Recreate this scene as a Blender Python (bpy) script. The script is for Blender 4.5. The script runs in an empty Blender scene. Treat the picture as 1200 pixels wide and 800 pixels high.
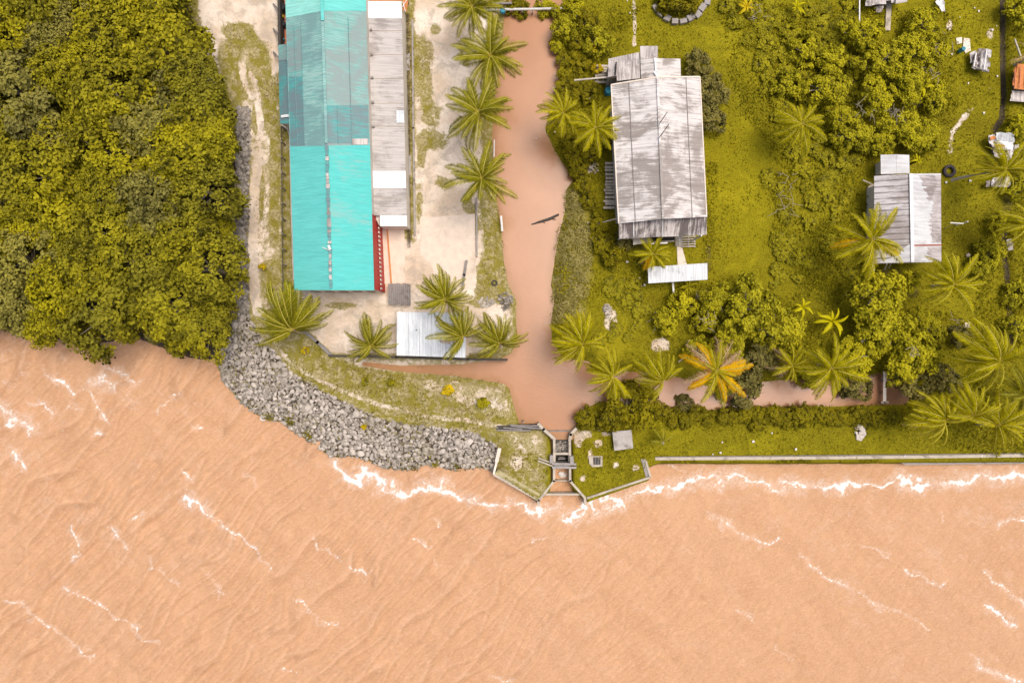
import bpy, math, random
import numpy as np
from mathutils import Vector, Matrix, Quaternion

R = math.radians
rnd = random.Random(7)
rng = np.random.default_rng(7)
sc = bpy.context.scene
col = sc.collection

# ------------------------------------------------------------------ survey helpers
CAM_H = 80.0          # the drone hovers 80 m over the yard
SEA = -1.6
CANAL = -0.8


def P(px, py, z=0.0):
    """survey point: photo coordinates (1200 x 800, 10 px per metre on the ground) at height z"""
    k = (CAM_H - z) / CAM_H
    return ((px - 600) / 10.0 * k, (400 - py) / 10.0 * k, z)


def PV(px, py, z=0.0):
    return Vector(P(px, py, z))


def poly(pts, z=0.0):
    return np.array([P(a, b, z)[:2] for a, b in pts])


# ------------------------------------------------------------------ numpy noise / geometry
_tab = np.random.default_rng(11).random((256, 256))


def vnoise(x, y, s, seed=0):
    x = np.asarray(x) * s + seed * 17.31
    y = np.asarray(y) * s + seed * 9.17
    xi = np.floor(x).astype(int)
    yi = np.floor(y).astype(int)
    fx = x - xi
    fy = y - yi
    fx = fx * fx * (3 - 2 * fx)
    fy = fy * fy * (3 - 2 * fy)
    a = _tab[xi & 255, yi & 255]
    b = _tab[(xi + 1) & 255, yi & 255]
    c = _tab[xi & 255, (yi + 1) & 255]
    d = _tab[(xi + 1) & 255, (yi + 1) & 255]
    return (a * (1 - fx) + b * fx) * (1 - fy) + (c * (1 - fx) + d * fx) * fy


def fbm(x, y, s, seed=0, o=4):
    v = 0
    a = 0.5
    t = 0
    for i in range(o):
        v = v + a * vnoise(x, y, s * 2 ** i, seed + i * 3)
        t += a
        a *= 0.5
    return v / t


def seg_dist(x, y, pts, closed=False):
    pts = np.asarray(pts)
    n = len(pts)
    d = np.full(np.shape(x), 1e9)
    for i in range(n if closed else n - 1):
        a = pts[i]
        b = pts[(i + 1) % n]
        ab = b - a
        L = max(ab @ ab, 1e-9)
        t = np.clip(((x - a[0]) * ab[0] + (y - a[1]) * ab[1]) / L, 0, 1)
        d = np.minimum(d, np.hypot(x - a[0] - t * ab[0], y - a[1] - t * ab[1]))
    return d


def inside(x, y, pts):
    r = np.zeros(np.shape(x), bool)
    n = len(pts)
    for i in range(n):
        x0, y0 = pts[i]
        x1, y1 = pts[(i + 1) % n]
        if y0 == y1:
            continue
        c = ((y0 > y) != (y1 > y)) & (x < (x1 - x0) * (y - y0) / (y1 - y0) + x0)
        r ^= c
    return r


def sdist(x, y, pts):
    """positive inside"""
    d = seg_dist(x, y, pts, True)
    return np.where(inside(x, y, pts), d, -d)


def sstep(a, b, v):
    t = np.clip((v - a) / (b - a), 0, 1)
    return t * t * (3 - 2 * t)


# ------------------------------------------------------------------ object helpers
def tag(o, label=None, cat=None, group=None, kind=None):
    if label:
        o['label'] = label
    if cat:
        o['category'] = cat
    if group:
        o['group'] = group
    if kind or label:
        o['kind'] = kind or 'thing'
    return o


def thing(name, label, cat, loc=(0, 0, 0), group=None, rz=0.0):
    o = bpy.data.objects.new(name, None)
    o.empty_display_size = 0.3
    o.location = loc
    o.rotation_euler = (0, 0, rz)
    col.objects.link(o)
    return tag(o, label, cat, group, 'thing')


def root_loc(o):
    while o.parent:
        o = o.parent
    return o.location.copy()


def raw_mesh(name, V, F, mats=(), midx=None, tone=None, smooth=False):
    """V (n,3) array, F (m,k) array or list"""
    me = bpy.data.meshes.new(name)
    V = np.asarray(V, dtype=np.float32)
    if isinstance(F, np.ndarray):
        m, k = F.shape
        me.vertices.add(len(V))
        me.vertices.foreach_set('co', V.ravel())
        me.loops.add(m * k)
        me.loops.foreach_set('vertex_index', F.astype(np.int32).ravel())
        me.polygons.add(m)
        me.polygons.foreach_set('loop_start', np.arange(0, m * k, k, dtype=np.int32))
        me.polygons.foreach_set('loop_total', np.full(m, k, dtype=np.int32))
        me.update(calc_edges=True)
    else:
        me.from_pydata([tuple(map(float, v)) for v in V], [], [tuple(f) for f in F])
        me.update()
    for mt in mats:
        me.materials.append(mt)
    if midx is not None:
        me.polygons.foreach_set('material_index', np.asarray(midx, dtype=np.int32))
    if tone is not None:
        at = me.attributes.new('tone', 'FLOAT', 'POINT')
        at.data.foreach_set('value', np.asarray(tone, dtype=np.float32))
    me.polygons.foreach_set('use_smooth', np.full(len(me.polygons), bool(smooth)))
    return me


def link(name, me, parent=None):
    o = bpy.data.objects.new(name, me)
    col.objects.link(o)
    if parent:
        o.parent = parent
    return o


class MB:
    """collects solid shapes, then links them as ONE mesh object"""

    def __init__(s):
        s.v = []
        s.f = []
        s.m = []

    def add(s, vs, fs, mi=0):
        n = len(s.v)
        s.v += [tuple(v) for v in vs]
        s.f += [tuple(i + n for i in f) for f in fs]
        s.m += [mi] * len(fs)
        return s

    def slab(s, top, th=0.06, mi=0):
        n = len(top)
        top = [Vector(p) for p in top]
        nn = Vector((0, 0, 0))
        for i in range(n):
            nn += top[i].cross(top[(i + 1) % n])
        if nn.z < 0:
            top = top[::-1]
        bot = [p - Vector((0, 0, th)) for p in top]
        fs = [tuple(range(n)), tuple(range(2 * n - 1, n - 1, -1))]
        for i in range(n):
            j = (i + 1) % n
            fs.append((i, n + i, n + j, j))
        return s.add(top + bot, fs, mi)

    def prism(s, xy, z0, z1, mi=0):
        return s.slab([(p[0], p[1], z1) for p in xy], z1 - z0, mi)

    def box(s, c, size, rz=0.0, mi=0):
        x, y, z = [d / 2 for d in size]
        ca, sa = math.cos(rz), math.sin(rz)
        xy = [(c[0] + a * ca - b * sa, c[1] + a * sa + b * ca) for a, b in ((-x, -y), (x, -y), (x, y), (-x, y))]
        return s.prism(xy, c[2] - z, c[2] + z, mi)

    def bar(s, p0, p1, w, h, mi=0):
        """rectangular beam from p0 to p1"""
        p0 = Vector(p0)
        p1 = Vector(p1)
        d = (p1 - p0).normalized()
        up = Vector((0, 0, 1)) if abs(d.z) < 0.95 else Vector((0, 1, 0))
        sx = d.cross(up).normalized() * w / 2
        uz = sx.cross(d).normalized() * h / 2
        vs = [p + a * sx + b * uz for p in (p0, p1) for a, b in ((-1, -1), (1, -1), (1, 1), (-1, 1))]
        return s.add(vs, [(0, 1, 2, 3), (7, 6, 5, 4), (0, 4, 5, 1), (1, 5, 6, 2), (2, 6, 7, 3), (3, 7, 4, 0)], mi)

    def tube(s, pts, rad, n=7, mi=0, cap=True):
        pts = [Vector(p) for p in pts]
        if not hasattr(rad, '__len__'):
            rad = [rad] * len(pts)
        vs = []
        for i, p in enumerate(pts):
            d = (pts[min(i + 1, len(pts) - 1)] - pts[max(i - 1, 0)]).normalized()
            up = Vector((0, 0, 1)) if abs(d.z) < 0.9 else Vector((1, 0, 0))
            a = d.cross(up).normalized()
            b = d.cross(a).normalized()
            for k in range(n):
                t = 2 * math.pi * k / n
                vs.append(p + (a * math.cos(t) + b * math.sin(t)) * rad[i])
        fs = []
        for i in range(len(pts) - 1):
            for k in range(n):
                k2 = (k + 1) % n
                fs.append((i * n + k, i * n + k2, (i + 1) * n + k2, (i + 1) * n + k))
        if cap:
            fs.append(tuple(range(n)))
            fs.append(tuple(range(len(vs) - 1, len(vs) - n - 1, -1)))
        return s.add(vs, fs, mi)

    def lathe(s, c, prof, n=14, mi=0, axis='Z'):
        """prof: list of (radius, height) bottom to top"""
        vs = []
        for r_, z_ in prof:
            for k in range(n):
                t = 2 * math.pi * k / n
                if axis == 'Z':
                    vs.append((c[0] + r_ * math.cos(t), c[1] + r_ * math.sin(t), c[2] + z_))
                else:
                    vs.append((c[0] + z_, c[1] + r_ * math.cos(t), c[2] + r_ * math.sin(t)))
        fs = []
        for i in range(len(prof) - 1):
            for k in range(n):
                k2 = (k + 1) % n
                fs.append((i * n + k, i * n + k2, (i + 1) * n + k2, (i + 1) * n + k))
        fs.append(tuple(range(n - 1, -1, -1)))
        fs.append(tuple(range(len(vs) - n, len(vs))))
        return s.add(vs, fs, mi)

    def build(s, name, mats, parent=None, smooth=False, bevel=0.0):
        if not isinstance(mats, (list, tuple)):
            mats = [mats]
        off = np.array(root_loc(parent)) if parent else np.zeros(3)
        me = raw_mesh(name, np.array(s.v) - off, s.f, mats, s.m, None, smooth)
        import bmesh
        bm = bmesh.new()
        bm.from_mesh(me)
        bmesh.ops.recalc_face_normals(bm, faces=bm.faces)
        bm.to_mesh(me)
        bm.free()
        o = link(name, me, parent)
        if bevel:
            md = o.modifiers.new('bevel', 'BEVEL')
            md.width = bevel
            md.segments = 2
            md.limit_method = 'ANGLE'
        return o


# ------------------------------------------------------------------ materials
class NT:
    def __init__(s, name):
        m = bpy.data.materials.new(name)
        m.use_nodes = True
        s.m = m
        s.t = m.node_tree
        s.t.nodes.clear()
        s.out = s.n('ShaderNodeOutputMaterial')
        s.co = None

    def n(s, kind, **kw):
        nd = s.t.nodes.new(kind)
        for k, v in kw.items():
            setattr(nd, k, v)
        return nd

    def l(s, a, b):
        s.t.links.new(a, b)

    def coord(s, scale=(1, 1, 1), rot=(0, 0, 0), src='Object'):
        if src == 'World':
            g = s.n('ShaderNodeNewGeometry')
            o = g.outputs['Position']
        else:
            g = s.n('ShaderNodeTexCoord')
            o = g.outputs[src]
        if any(rot):
            m0 = s.n('ShaderNodeMapping')
            m0.inputs['Rotation'].default_value = rot
            s.l(o, m0.inputs['Vector'])
            o = m0.outputs[0]
        mp = s.n('ShaderNodeMapping')
        mp.inputs['Scale'].default_value = scale
        s.l(o, mp.inputs['Vector'])
        return mp.outputs[0]

    def noise(s, vec, scale, detail=4, rough=0.55, dist=0.0):
        nd = s.n('ShaderNodeTexNoise')
        nd.inputs['Scale'].default_value = scale
        nd.inputs['Detail'].default_value = detail
        nd.inputs['Roughness'].default_value = rough
        nd.inputs['Distortion'].default_value = dist
        s.l(vec, nd.inputs['Vector'])
        return nd.outputs['Fac']

    def math(s, op, a, b=None, clamp=False):
        nd = s.n('ShaderNodeMath', operation=op)
        nd.use_clamp = clamp
        for i, v in enumerate((a, b)):
            if v is None:
                continue
            if isinstance(v, (int, float)):
                nd.inputs[i].default_value = v
            else:
                s.l(v, nd.inputs[i])
        return nd.outputs[0]

    def step(s, v, a, b):
        nd = s.n('ShaderNodeMapRange')
        nd.interpolation_type = 'SMOOTHSTEP'
        s.l(v, nd.inputs['Value'])
        nd.inputs['From Min'].default_value = a
        nd.inputs['From Max'].default_value = b
        return nd.outputs[0]

    def mix(s, f, a, b):
        nd = s.n('ShaderNodeMix', data_type='RGBA')
        for inp, v in ((nd.inputs[0], f), (nd.inputs[6], a), (nd.inputs[7], b)):
            if isinstance(v, (int, float)):
                inp.default_value = v
            elif isinstance(v, tuple):
                inp.default_value = (*v[:3], 1)
            else:
                s.l(v, inp)
        return nd.outputs[2]

    def attr(s, name):
        nd = s.n('ShaderNodeAttribute')
        nd.attribute_name = name
        return nd

    def bump(s, h, strength, dist=0.1):
        nd = s.n('ShaderNodeBump')
        nd.inputs['Strength'].default_value = strength
        nd.inputs['Distance'].default_value = dist
        s.l(h, nd.inputs['Height'])
        return nd.outputs[0]

    def bsdf(s, c, rough=0.7, spec=0.3, normal=None, metal=0.0):
        b = s.n('ShaderNodeBsdfPrincipled')
        if isinstance(c, tuple):
            b.inputs['Base Color'].default_value = (*c, 1)
        else:
            s.l(c, b.inputs['Base Color'])
        if isinstance(rough, (int, float)):
            b.inputs['Roughness'].default_value = rough
        else:
            s.l(rough, b.inputs['Roughness'])
        b.inputs['Specular IOR Level'].default_value = spec
        b.inputs['Metallic'].default_value = metal
        if normal is not None:
            s.l(normal, b.inputs['Normal'])
        s.l(b.outputs[0], s.out.inputs['Surface'])
        s.b = b
        return s.m


def plain(name, c, rough=0.7, var=0.25, scale=3.0, spec=0.25, dirt=(0.10, 0.085, 0.06), dirty=0.3, metal=0.0, bump=0.2):
    """paint / concrete / timber: base colour with mottling and dirt"""
    s = NT(name)
    v = s.coord(src='World')
    n1 = s.noise(v, scale, 6, 0.65)
    n2 = s.noise(v, scale * 0.35, 5, 0.6, 0.4)
    d = tuple(x * (1 - var) for x in c)
    l_ = tuple(min(1, x * (1 + var * 0.7)) for x in c)
    cc = s.mix(n1, d, l_)
    f = s.math('MULTIPLY', s.step(n2, 0.5, 0.72), dirty)
    cc = s.mix(f, cc, dirt)
    return s.bsdf(cc, rough, spec, s.bump(n1, bump, 0.05), metal)


def roof_mat(name, base, stain, amt, axis='X', light=None, lines=0.0, rough=0.5, patch=0.25, fine=0.5, pw=1.25, lw=1.0):
    """corrugated sheet: streaks run along the slope (axis)"""
    s = NT(name)
    sc1 = (0.35, 4.5, 1) if axis == 'X' else (4.5, 0.35, 1)
    sc2 = (0.12, 9.0, 1) if axis == 'X' else (9.0, 0.12, 1)
    n1 = s.noise(s.coord(sc1, src='World'), 1.0, 6, 0.7)
    n2 = s.noise(s.coord(src='World'), patch, 4, 0.6, 0.5)
    n3 = s.noise(s.coord(sc2, src='World'), 1.0, 4, 0.7)
    n4 = s.noise(s.coord(src='World'), 6.0, 4, 0.7)
    f = s.math('ADD', n1, s.math('MULTIPLY', s.math('SUBTRACT', n2, 0.5), pw))
    f = s.math('ADD', f, s.math('MULTIPLY', s.math('SUBTRACT', n4, 0.5), 0.25))
    T = 0.73 - amt * 0.5
    f = s.step(f, T - 0.13, T + 0.15)
    b2 = light or tuple(min(1, x * 1.12) for x in base)
    b1 = tuple(x * 0.86 for x in base)
    c = s.mix(s.step(n3, 0.40, 0.60), b1, b2)
    c = s.mix(f, c, stain)
    c = s.mix(s.math('MULTIPLY', s.step(n3, 0.52, 0.66), fine * 0.75), c, tuple(x * 0.85 for x in stain))
    if lines:
        w = s.n('ShaderNodeTexWave', wave_type='BANDS', bands_direction='Y' if axis == 'X' else 'X')
        w.inputs['Scale'].default_value = lines
        w.inputs['Distortion'].default_value = 0.35
        w.inputs['Detail'].default_value = 2
        s.l(s.coord(src='World'), w.inputs['Vector'])
        ln = s.step(w.outputs['Fac'], 0.25, 0.02)
        c = s.mix(s.math('MULTIPLY', ln, s.math('MULTIPLY', s.step(n1, 0.25, 0.6), lw)), c, tuple(x * 0.45 for x in stain))
    return s.bsdf(c, rough, 0.35, s.bump(n3, 0.25, 0.03))


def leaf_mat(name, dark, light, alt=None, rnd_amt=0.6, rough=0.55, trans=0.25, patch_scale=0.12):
    """leaves: 'tone' attribute blends darker to lighter leaf colour, each plant has its own tint, broad patches across the stand"""
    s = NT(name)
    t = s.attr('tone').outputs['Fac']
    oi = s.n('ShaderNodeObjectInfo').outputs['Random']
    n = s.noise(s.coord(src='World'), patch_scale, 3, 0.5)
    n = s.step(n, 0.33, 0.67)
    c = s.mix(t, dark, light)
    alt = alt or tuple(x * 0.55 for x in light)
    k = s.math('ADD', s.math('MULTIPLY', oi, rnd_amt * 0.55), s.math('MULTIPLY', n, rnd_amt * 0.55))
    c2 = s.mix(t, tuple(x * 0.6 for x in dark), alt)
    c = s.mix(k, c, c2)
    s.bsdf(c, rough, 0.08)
    tr = s.n('ShaderNodeBsdfTranslucent')
    s.l(c, tr.inputs['Color'])
    ms = s.n('ShaderNodeMixShader')
    ms.inputs[0].default_value = trans
    s.l(s.b.outputs[0], ms.inputs[1])
    s.l(tr.outputs[0], ms.inputs[2])
    s.l(ms.outputs[0], s.out.inputs['Surface'])
    return s.m


def rock_mat(name, a, b):
    s = NT(name)
    oi = s.n('ShaderNodeObjectInfo').outputs['Random']
    t = s.attr('tone').outputs['Fac']
    v = s.coord(src='World')
    n = s.noise(v, 2.2, 6, 0.65)
    n2 = s.noise(v, 0.25, 4, 0.6)
    k = s.math('ADD', s.math('MULTIPLY', oi, 0.45), s.math('MULTIPLY', n, 0.55))
    k = s.math('ADD', k, s.math('MULTIPLY', s.math('SUBTRACT', t, 0.5), 0.6), True)
    c = s.mix(k, a, b)
    c = s.mix(s.math('MULTIPLY', s.step(n2, 0.52, 0.7), 0.35), c, (0.20, 0.17, 0.07))
    gp = s.n('ShaderNodeNewGeometry')
    sx = s.n('ShaderNodeSeparateXYZ')
    s.l(gp.outputs['Position'], sx.inputs[0])
    wz = s.math('ADD', sx.outputs['Z'], s.math('MULTIPLY', s.math('SUBTRACT', n2, 0.5), 0.9))
    c = s.mix(s.math('MULTIPLY', s.step(wz, -1.05, -1.55), 0.65), c, (0.10, 0.085, 0.035))
    return s.bsdf(c, 0.85, 0.2, s.bump(n, 0.5, 0.15))


M = {}
# foliage
M['mangrove'] = leaf_mat('mangrove_leaves', (0.058, 0.052, 0.006), (0.55, 0.475, 0.012), (0.27, 0.245, 0.024), 0.9)
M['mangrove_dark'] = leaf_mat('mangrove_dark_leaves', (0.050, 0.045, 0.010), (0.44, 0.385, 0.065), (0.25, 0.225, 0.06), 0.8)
M['tree'] = leaf_mat('tree_leaves', (0.150, 0.134, 0.007), (0.669, 0.589, 0.019), (0.422, 0.382, 0.021), 0.7)
M['olive'] = leaf_mat('olive_leaves', (0.058, 0.052, 0.016), (0.330, 0.279, 0.065), (0.213, 0.189, 0.058), 0.6)
M['yellow_leaf'] = leaf_mat('yellow_leaves', (0.388, 0.279, 0.008), (0.834, 0.613, 0.016), (0.601, 0.469, 0.013), 0.4)
M['grass'] = leaf_mat('grass_blades', (0.094, 0.083, 0.005), (0.376, 0.323, 0.011), (0.213, 0.190, 0.007), 0.7, patch_scale=0.25)
M['weed'] = leaf_mat('weed_leaves', (0.102, 0.091, 0.005), (0.529, 0.457, 0.015), (0.325, 0.289, 0.013), 0.7, patch_scale=0.2)
M['reed'] = leaf_mat('reed_blades', (0.25, 0.215, 0.06), (0.66, 0.57, 0.20), (0.52, 0.45, 0.20), 0.6)
M['dry_grass'] = leaf_mat('dry_grass_blades', (0.155, 0.117, 0.039), (0.582, 0.451, 0.234), (0.349, 0.279, 0.078), 0.7)
M['frond'] = leaf_mat('palm_frond', (0.085, 0.082, 0.005), (0.52, 0.475, 0.018), (0.34, 0.315, 0.02), 0.5, 0.5)
M['frond_bright'] = leaf_mat('palm_frond_bright', (0.12, 0.107, 0.002), (0.72, 0.625, 0.008), (0.50, 0.44, 0.008), 0.5, 0.5)
M['frond_yellow'] = leaf_mat('palm_frond_yellow', (0.80, 0.42, 0.004), (1.0, 0.68, 0.010), (1.0, 0.50, 0.008), 0.35, 0.5)
M['frond_dead'] = leaf_mat('palm_frond_dead', (0.42, 0.25, 0.13), (0.80, 0.54, 0.36), (0.72, 0.42, 0.22), 0.6, 0.7)
M['rib'] = plain('frond_rib', (0.62, 0.52, 0.09), 0.5, 0.2, 3.0, dirty=0.0)
M['rib_pale'] = plain('dead_frond_rib', (0.72, 0.58, 0.34), 0.6, 0.2, 3.0, dirty=0.0)
M['bark'] = plain('bark', (0.26, 0.22, 0.17), 0.9, 0.4, 4.0)
M['pale_bark'] = plain('pale_bark', (0.55, 0.49, 0.40), 0.9, 0.3, 4.0)
M['coconut'] = plain('coconut_husk', (0.50, 0.30, 0.05), 0.6, 0.2, 5.0)
# built things
M['concrete'] = plain('concrete', (0.58, 0.50, 0.40), 0.85, 0.35, 2.0, dirty=0.7, dirt=(0.16, 0.13, 0.09))
M['pale_concrete'] = plain('pale_concrete', (0.86, 0.74, 0.62), 0.85, 0.18, 1.2, dirty=0.35, dirt=(0.38, 0.30, 0.2))
M['old_concrete'] = plain('old_concrete', (0.40, 0.36, 0.33), 0.9, 0.4, 2.2, dirty=0.6, dirt=(0.07, 0.06, 0.05))
M['white_paint'] = plain('white_paint', (0.82, 0.80, 0.77), 0.5, 0.1, 2.0, dirty=0.2)
M['wall_paint'] = plain('wall_paint', (0.72, 0.66, 0.58), 0.7, 0.15, 1.5, dirty=0.3)
M['red_paint'] = plain('red_paint', (0.52, 0.045, 0.035), 0.5, 0.2, 3.0, dirty=0.2, dirt=(0.3, 0.05, 0.03))
M['rust'] = plain('rusty_sheet', (0.68, 0.26, 0.085), 0.8, 0.35, 2.5, dirty=0.45, dirt=(0.28, 0.12, 0.05))
M['twig'] = plain('dead_twig', (0.42, 0.36, 0.25), 0.9, 0.3, 4.0)
M['yard_slab'] = plain('yard_slab', (0.80, 0.665, 0.535), 0.9, 0.30, 1.1, dirty=0.75, dirt=(0.48, 0.37, 0.25))
M['mossy'] = plain('mossy_rubble', (0.56, 0.48, 0.26), 0.95, 0.5, 3.5, dirty=0.8, dirt=(0.24, 0.21, 0.03), bump=0.8)
M['slab_top'] = plain('slab_top', (0.50, 0.455, 0.41), 0.9, 0.4, 1.6, dirty=0.9, dirt=(0.16, 0.135, 0.11), bump=0.5)
M['rust_dark'] = plain('dark_rust', (0.36, 0.10, 0.06), 0.8, 0.4, 2.5, dirty=0.4)
M['terracotta'] = plain('terracotta_floor', (0.66, 0.24, 0.13), 0.8, 0.25, 2.0, dirty=0.35, dirt=(0.5, 0.36, 0.25))
M['grey_wood'] = plain('grey_timber', (0.30, 0.27, 0.25), 0.9, 0.45, 5.0, dirty=0.6)
M['pale_wood'] = plain('pale_timber', (0.66, 0.58, 0.48), 0.85, 0.3, 4.0, dirty=0.3)
M['dark_wood'] = plain('dark_timber', (0.085, 0.075, 0.065), 0.9, 0.4, 4.0)
M['rubber'] = plain('tyre_rubber', (0.085, 0.07, 0.075), 0.8, 0.3, 5.0)
M['blue_plastic'] = plain('blue_plastic', (0.03, 0.26, 0.36), 0.45, 0.15, 3.0, dirty=0.1)
M['black_plastic'] = plain('black_plastic', (0.025, 0.028, 0.03), 0.4, 0.2, 3.0, dirty=0.05)
M['glass'] = plain('window_glass', (0.03, 0.035, 0.04), 0.15, 0.1, 2.0, 0.5, dirty=0.0)
M['dark_opening'] = plain('painted_opening_shade', (0.03, 0.025, 0.02), 0.9, 0.2, 2.0)  # near-black colour painted for the shade inside openings
M['litter'] = plain('pale_litter', (0.82, 0.75, 0.68), 0.7, 0.2, 6.0, dirty=0.2)
M['pipe'] = plain('white_pipe', (0.70, 0.68, 0.64), 0.5, 0.15, 2.0)
# roofs
M['teal_new'] = roof_mat('teal_sheet_new', (0.15, 0.64, 0.58), (0.13, 0.60, 0.545), 0.12, 'X', (0.165, 0.665, 0.605), fine=0.06)
M['teal_new_east'] = roof_mat('teal_sheet_new_scuffed', (0.085, 0.58, 0.53), (0.20, 0.50, 0.46), 0.20, 'X', (0.092, 0.60, 0.55), fine=0.14)
M['teal_pale'] = roof_mat('teal_sheet_pale', (0.33, 0.76, 0.66), (0.20, 0.62, 0.55), 0.25, 'X', fine=0.1)
M['teal_old'] = roof_mat('teal_sheet_weathered', (0.17, 0.46, 0.42), (0.26, 0.34, 0.325), 0.58, 'X', (0.28, 0.54, 0.485), fine=0.55)
M['teal_old_w'] = roof_mat('teal_sheet_bleached', (0.22, 0.50, 0.455), (0.20, 0.36, 0.345), 0.52, 'X', (0.40, 0.62, 0.555), fine=0.5)
M['teal_dark'] = roof_mat('teal_sheet_dark', (0.08, 0.36, 0.35), (0.17, 0.25, 0.26), 0.58, 'X', (0.13, 0.44, 0.42), fine=0.7)
M['grey_sheet'] = roof_mat('grey_sheet', (0.52, 0.475, 0.44), (0.30, 0.265, 0.24), 0.36, 'X', (0.60, 0.55, 0.51), fine=0.4)
M['white_sheet'] = roof_mat('white_sheet', (0.88, 0.86, 0.84), (0.70, 0.68, 0.66), 0.16, 'X', fine=0.06)
M['white_shed'] = roof_mat('white_shed_sheet', (0.80, 0.82, 0.83), (0.58, 0.62, 0.64), 0.30, 'Y', fine=0.2)
M['house_roof'] = roof_mat('house_sheet_weathered', (0.70, 0.645, 0.61), (0.32, 0.275, 0.245), 0.47, 'X', (0.82, 0.76, 0.72), patch=0.22, fine=0.35, pw=1.7, lines=0.24, lw=0.22)
M['house_roof_w'] = roof_mat('house_sheet_bleached', (0.78, 0.725, 0.69), (0.34, 0.295, 0.265), 0.41, 'X', (0.86, 0.805, 0.765), patch=0.20, fine=0.25, pw=1.7, lines=0.24, lw=0.22)
M['veranda_roof'] = roof_mat('veranda_sheet', (0.62, 0.55, 0.50), (0.13, 0.105, 0.095), 0.46, 'Y', (0.74, 0.67, 0.62), fine=0.7)
M['annex_roof'] = roof_mat('annex_sheet', (0.60, 0.54, 0.50), (0.28, 0.24, 0.22), 0.50, 'Y', (0.72, 0.66, 0.61), fine=0.4)
M['cottage_roof'] = roof_mat('cottage_sheet', (0.60, 0.55, 0.54), (0.33, 0.28, 0.26), 0.50, 'X', (0.70, 0.66, 0.65), lines=0.47, fine=0.5)
M['cottage_roof_e'] = roof_mat('cottage_sheet_bleached', (0.66, 0.66, 0.665), (0.50, 0.485, 0.48), 0.32, 'X', (0.73, 0.73, 0.735), fine=0.25)
M['cottage_stain'] = roof_mat('cottage_sheet_stained', (0.52, 0.46, 0.45), (0.27, 0.225, 0.215), 0.50, 'X', (0.66, 0.61, 0.60), fine=0.6)
M['awning_roof'] = roof_mat('awning_sheet', (0.66, 0.68, 0.68), (0.40, 0.41, 0.41), 0.38, 'Y', (0.74, 0.76, 0.76), fine=0.25)
M['scrap_sheet'] = roof_mat('scrap_sheet', (0.70, 0.66, 0.64), (0.30, 0.25, 0.23), 0.46, 'Y', (0.84, 0.80, 0.78), patch=0.8, fine=0.4)
M['rock'] = rock_mat('grey_rock', (0.17, 0.145, 0.115), (0.88, 0.775, 0.67))
M['dark_rock'] = rock_mat('damp_rock', (0.07, 0.06, 0.05), (0.60, 0.53, 0.45))

# ------------------------------------------------------------------ shorelines and zones (photo survey)
SEA_PX = [(-900, 368), (0, 378), (60, 392), (100, 402), (165, 396), (225, 418), (252, 421), (260, 448), (284, 475), (305, 490),
          (330, 496), (352, 512), (375, 527), (386, 536), (410, 536), (432, 541), (447, 549), (475, 552), (500, 546),
          (530, 551), (560, 549), (579, 553), (630, 586), (645, 572), (671, 572), (688, 586), (759, 561), (756, 547), (772, 541), (960, 541), (2000, 538),
          (2000, 1600), (-900, 1600)]
SEA_POLY = poly(SEA_PX, SEA)
CANAL_PX = [(592, -900), (592, 0), (588, 60), (580, 110), (577, 160), (579, 200), (583, 240), (588, 268), (590, 300), (595, 330),
            (606, 353), (605, 372), (607, 395), (600, 414), (585, 421), (540, 427), (470, 429), (425, 424), (425, 428), (470, 435), (535, 440), (590, 449), (597, 455), (604, 480),
            (609, 496), (632, 499), (646, 511), (670, 511), (674, 500), (684, 482), (700, 470), (740, 470), (770, 482), (850, 479), (900, 476),
            (1000, 475), (1062, 473), (1068, 466), (1048, 446), (1030, 437), (1000, 446), (930, 444), (890, 448),
            (830, 453), (790, 441), (760, 436), (715, 436), (700, 437), (690, 424), (660, 420), (646, 400), (645, 380), (649, 352), (645, 335), (650, 302),
            (655, 275), (662, 245), (663, 222), (671, 212), (664, 198), (650, 178), (638, 152), (645, 125), (650, 112), (656, 87), (656, 55),
            (648, 45), (650, 15), (661, 0), (661, -900)]
CANAL_POLY = poly(CANAL_PX, CANAL)
SLUICE_POLY = poly([(646, 504), (670, 504), (670, 580), (646, 580)], -1.0)
FOREST_PX = [(-400, -400), (196, -400), (212, 0), (238, 58), (256, 92), (271, 130), (269, 200), (266, 280), (270, 360), (260, 395),
                    (250, 418), (205, 410), (165, 398), (100, 404), (60, 398), (0, 378), (-400, 360)]
FOREST_POLY = poly(FOREST_PX)
FOREST_TOP = poly(FOREST_PX, 4.5)
RIP_OUT = [(252, 421), (260, 448), (284, 475), (305, 490), (330, 496), (352, 512), (375, 527), (386, 536), (410, 536), (432, 541),
           (447, 549), (475, 552), (500, 546), (530, 551), (560, 549), (579, 553)]
RIP_IN = [(584, 522), (550, 505), (500, 499), (450, 491), (420, 477), (380, 457), (345, 437), (318, 404), (303, 386), (294, 368)]
RIP_POLY = poly(RIP_OUT + RIP_IN + [(278, 365), (268, 395)], -0.8)
STRIP_POLY = poly([(279, 126), (295, 128), (293, 200), (291, 260), (290, 310), (294, 372), (276, 372), (277, 300), (274, 260), (278, 200)], -0.3)
RIP_CREST = poly(RIP_IN)
DITCH = [poly([(1177, -900), (1178, 60), (1179, 110), (1177, 138), (1168, 152)]), poly([(1180, 250), (1181, 300), (1185, 350), (1188, 400)])]


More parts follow.
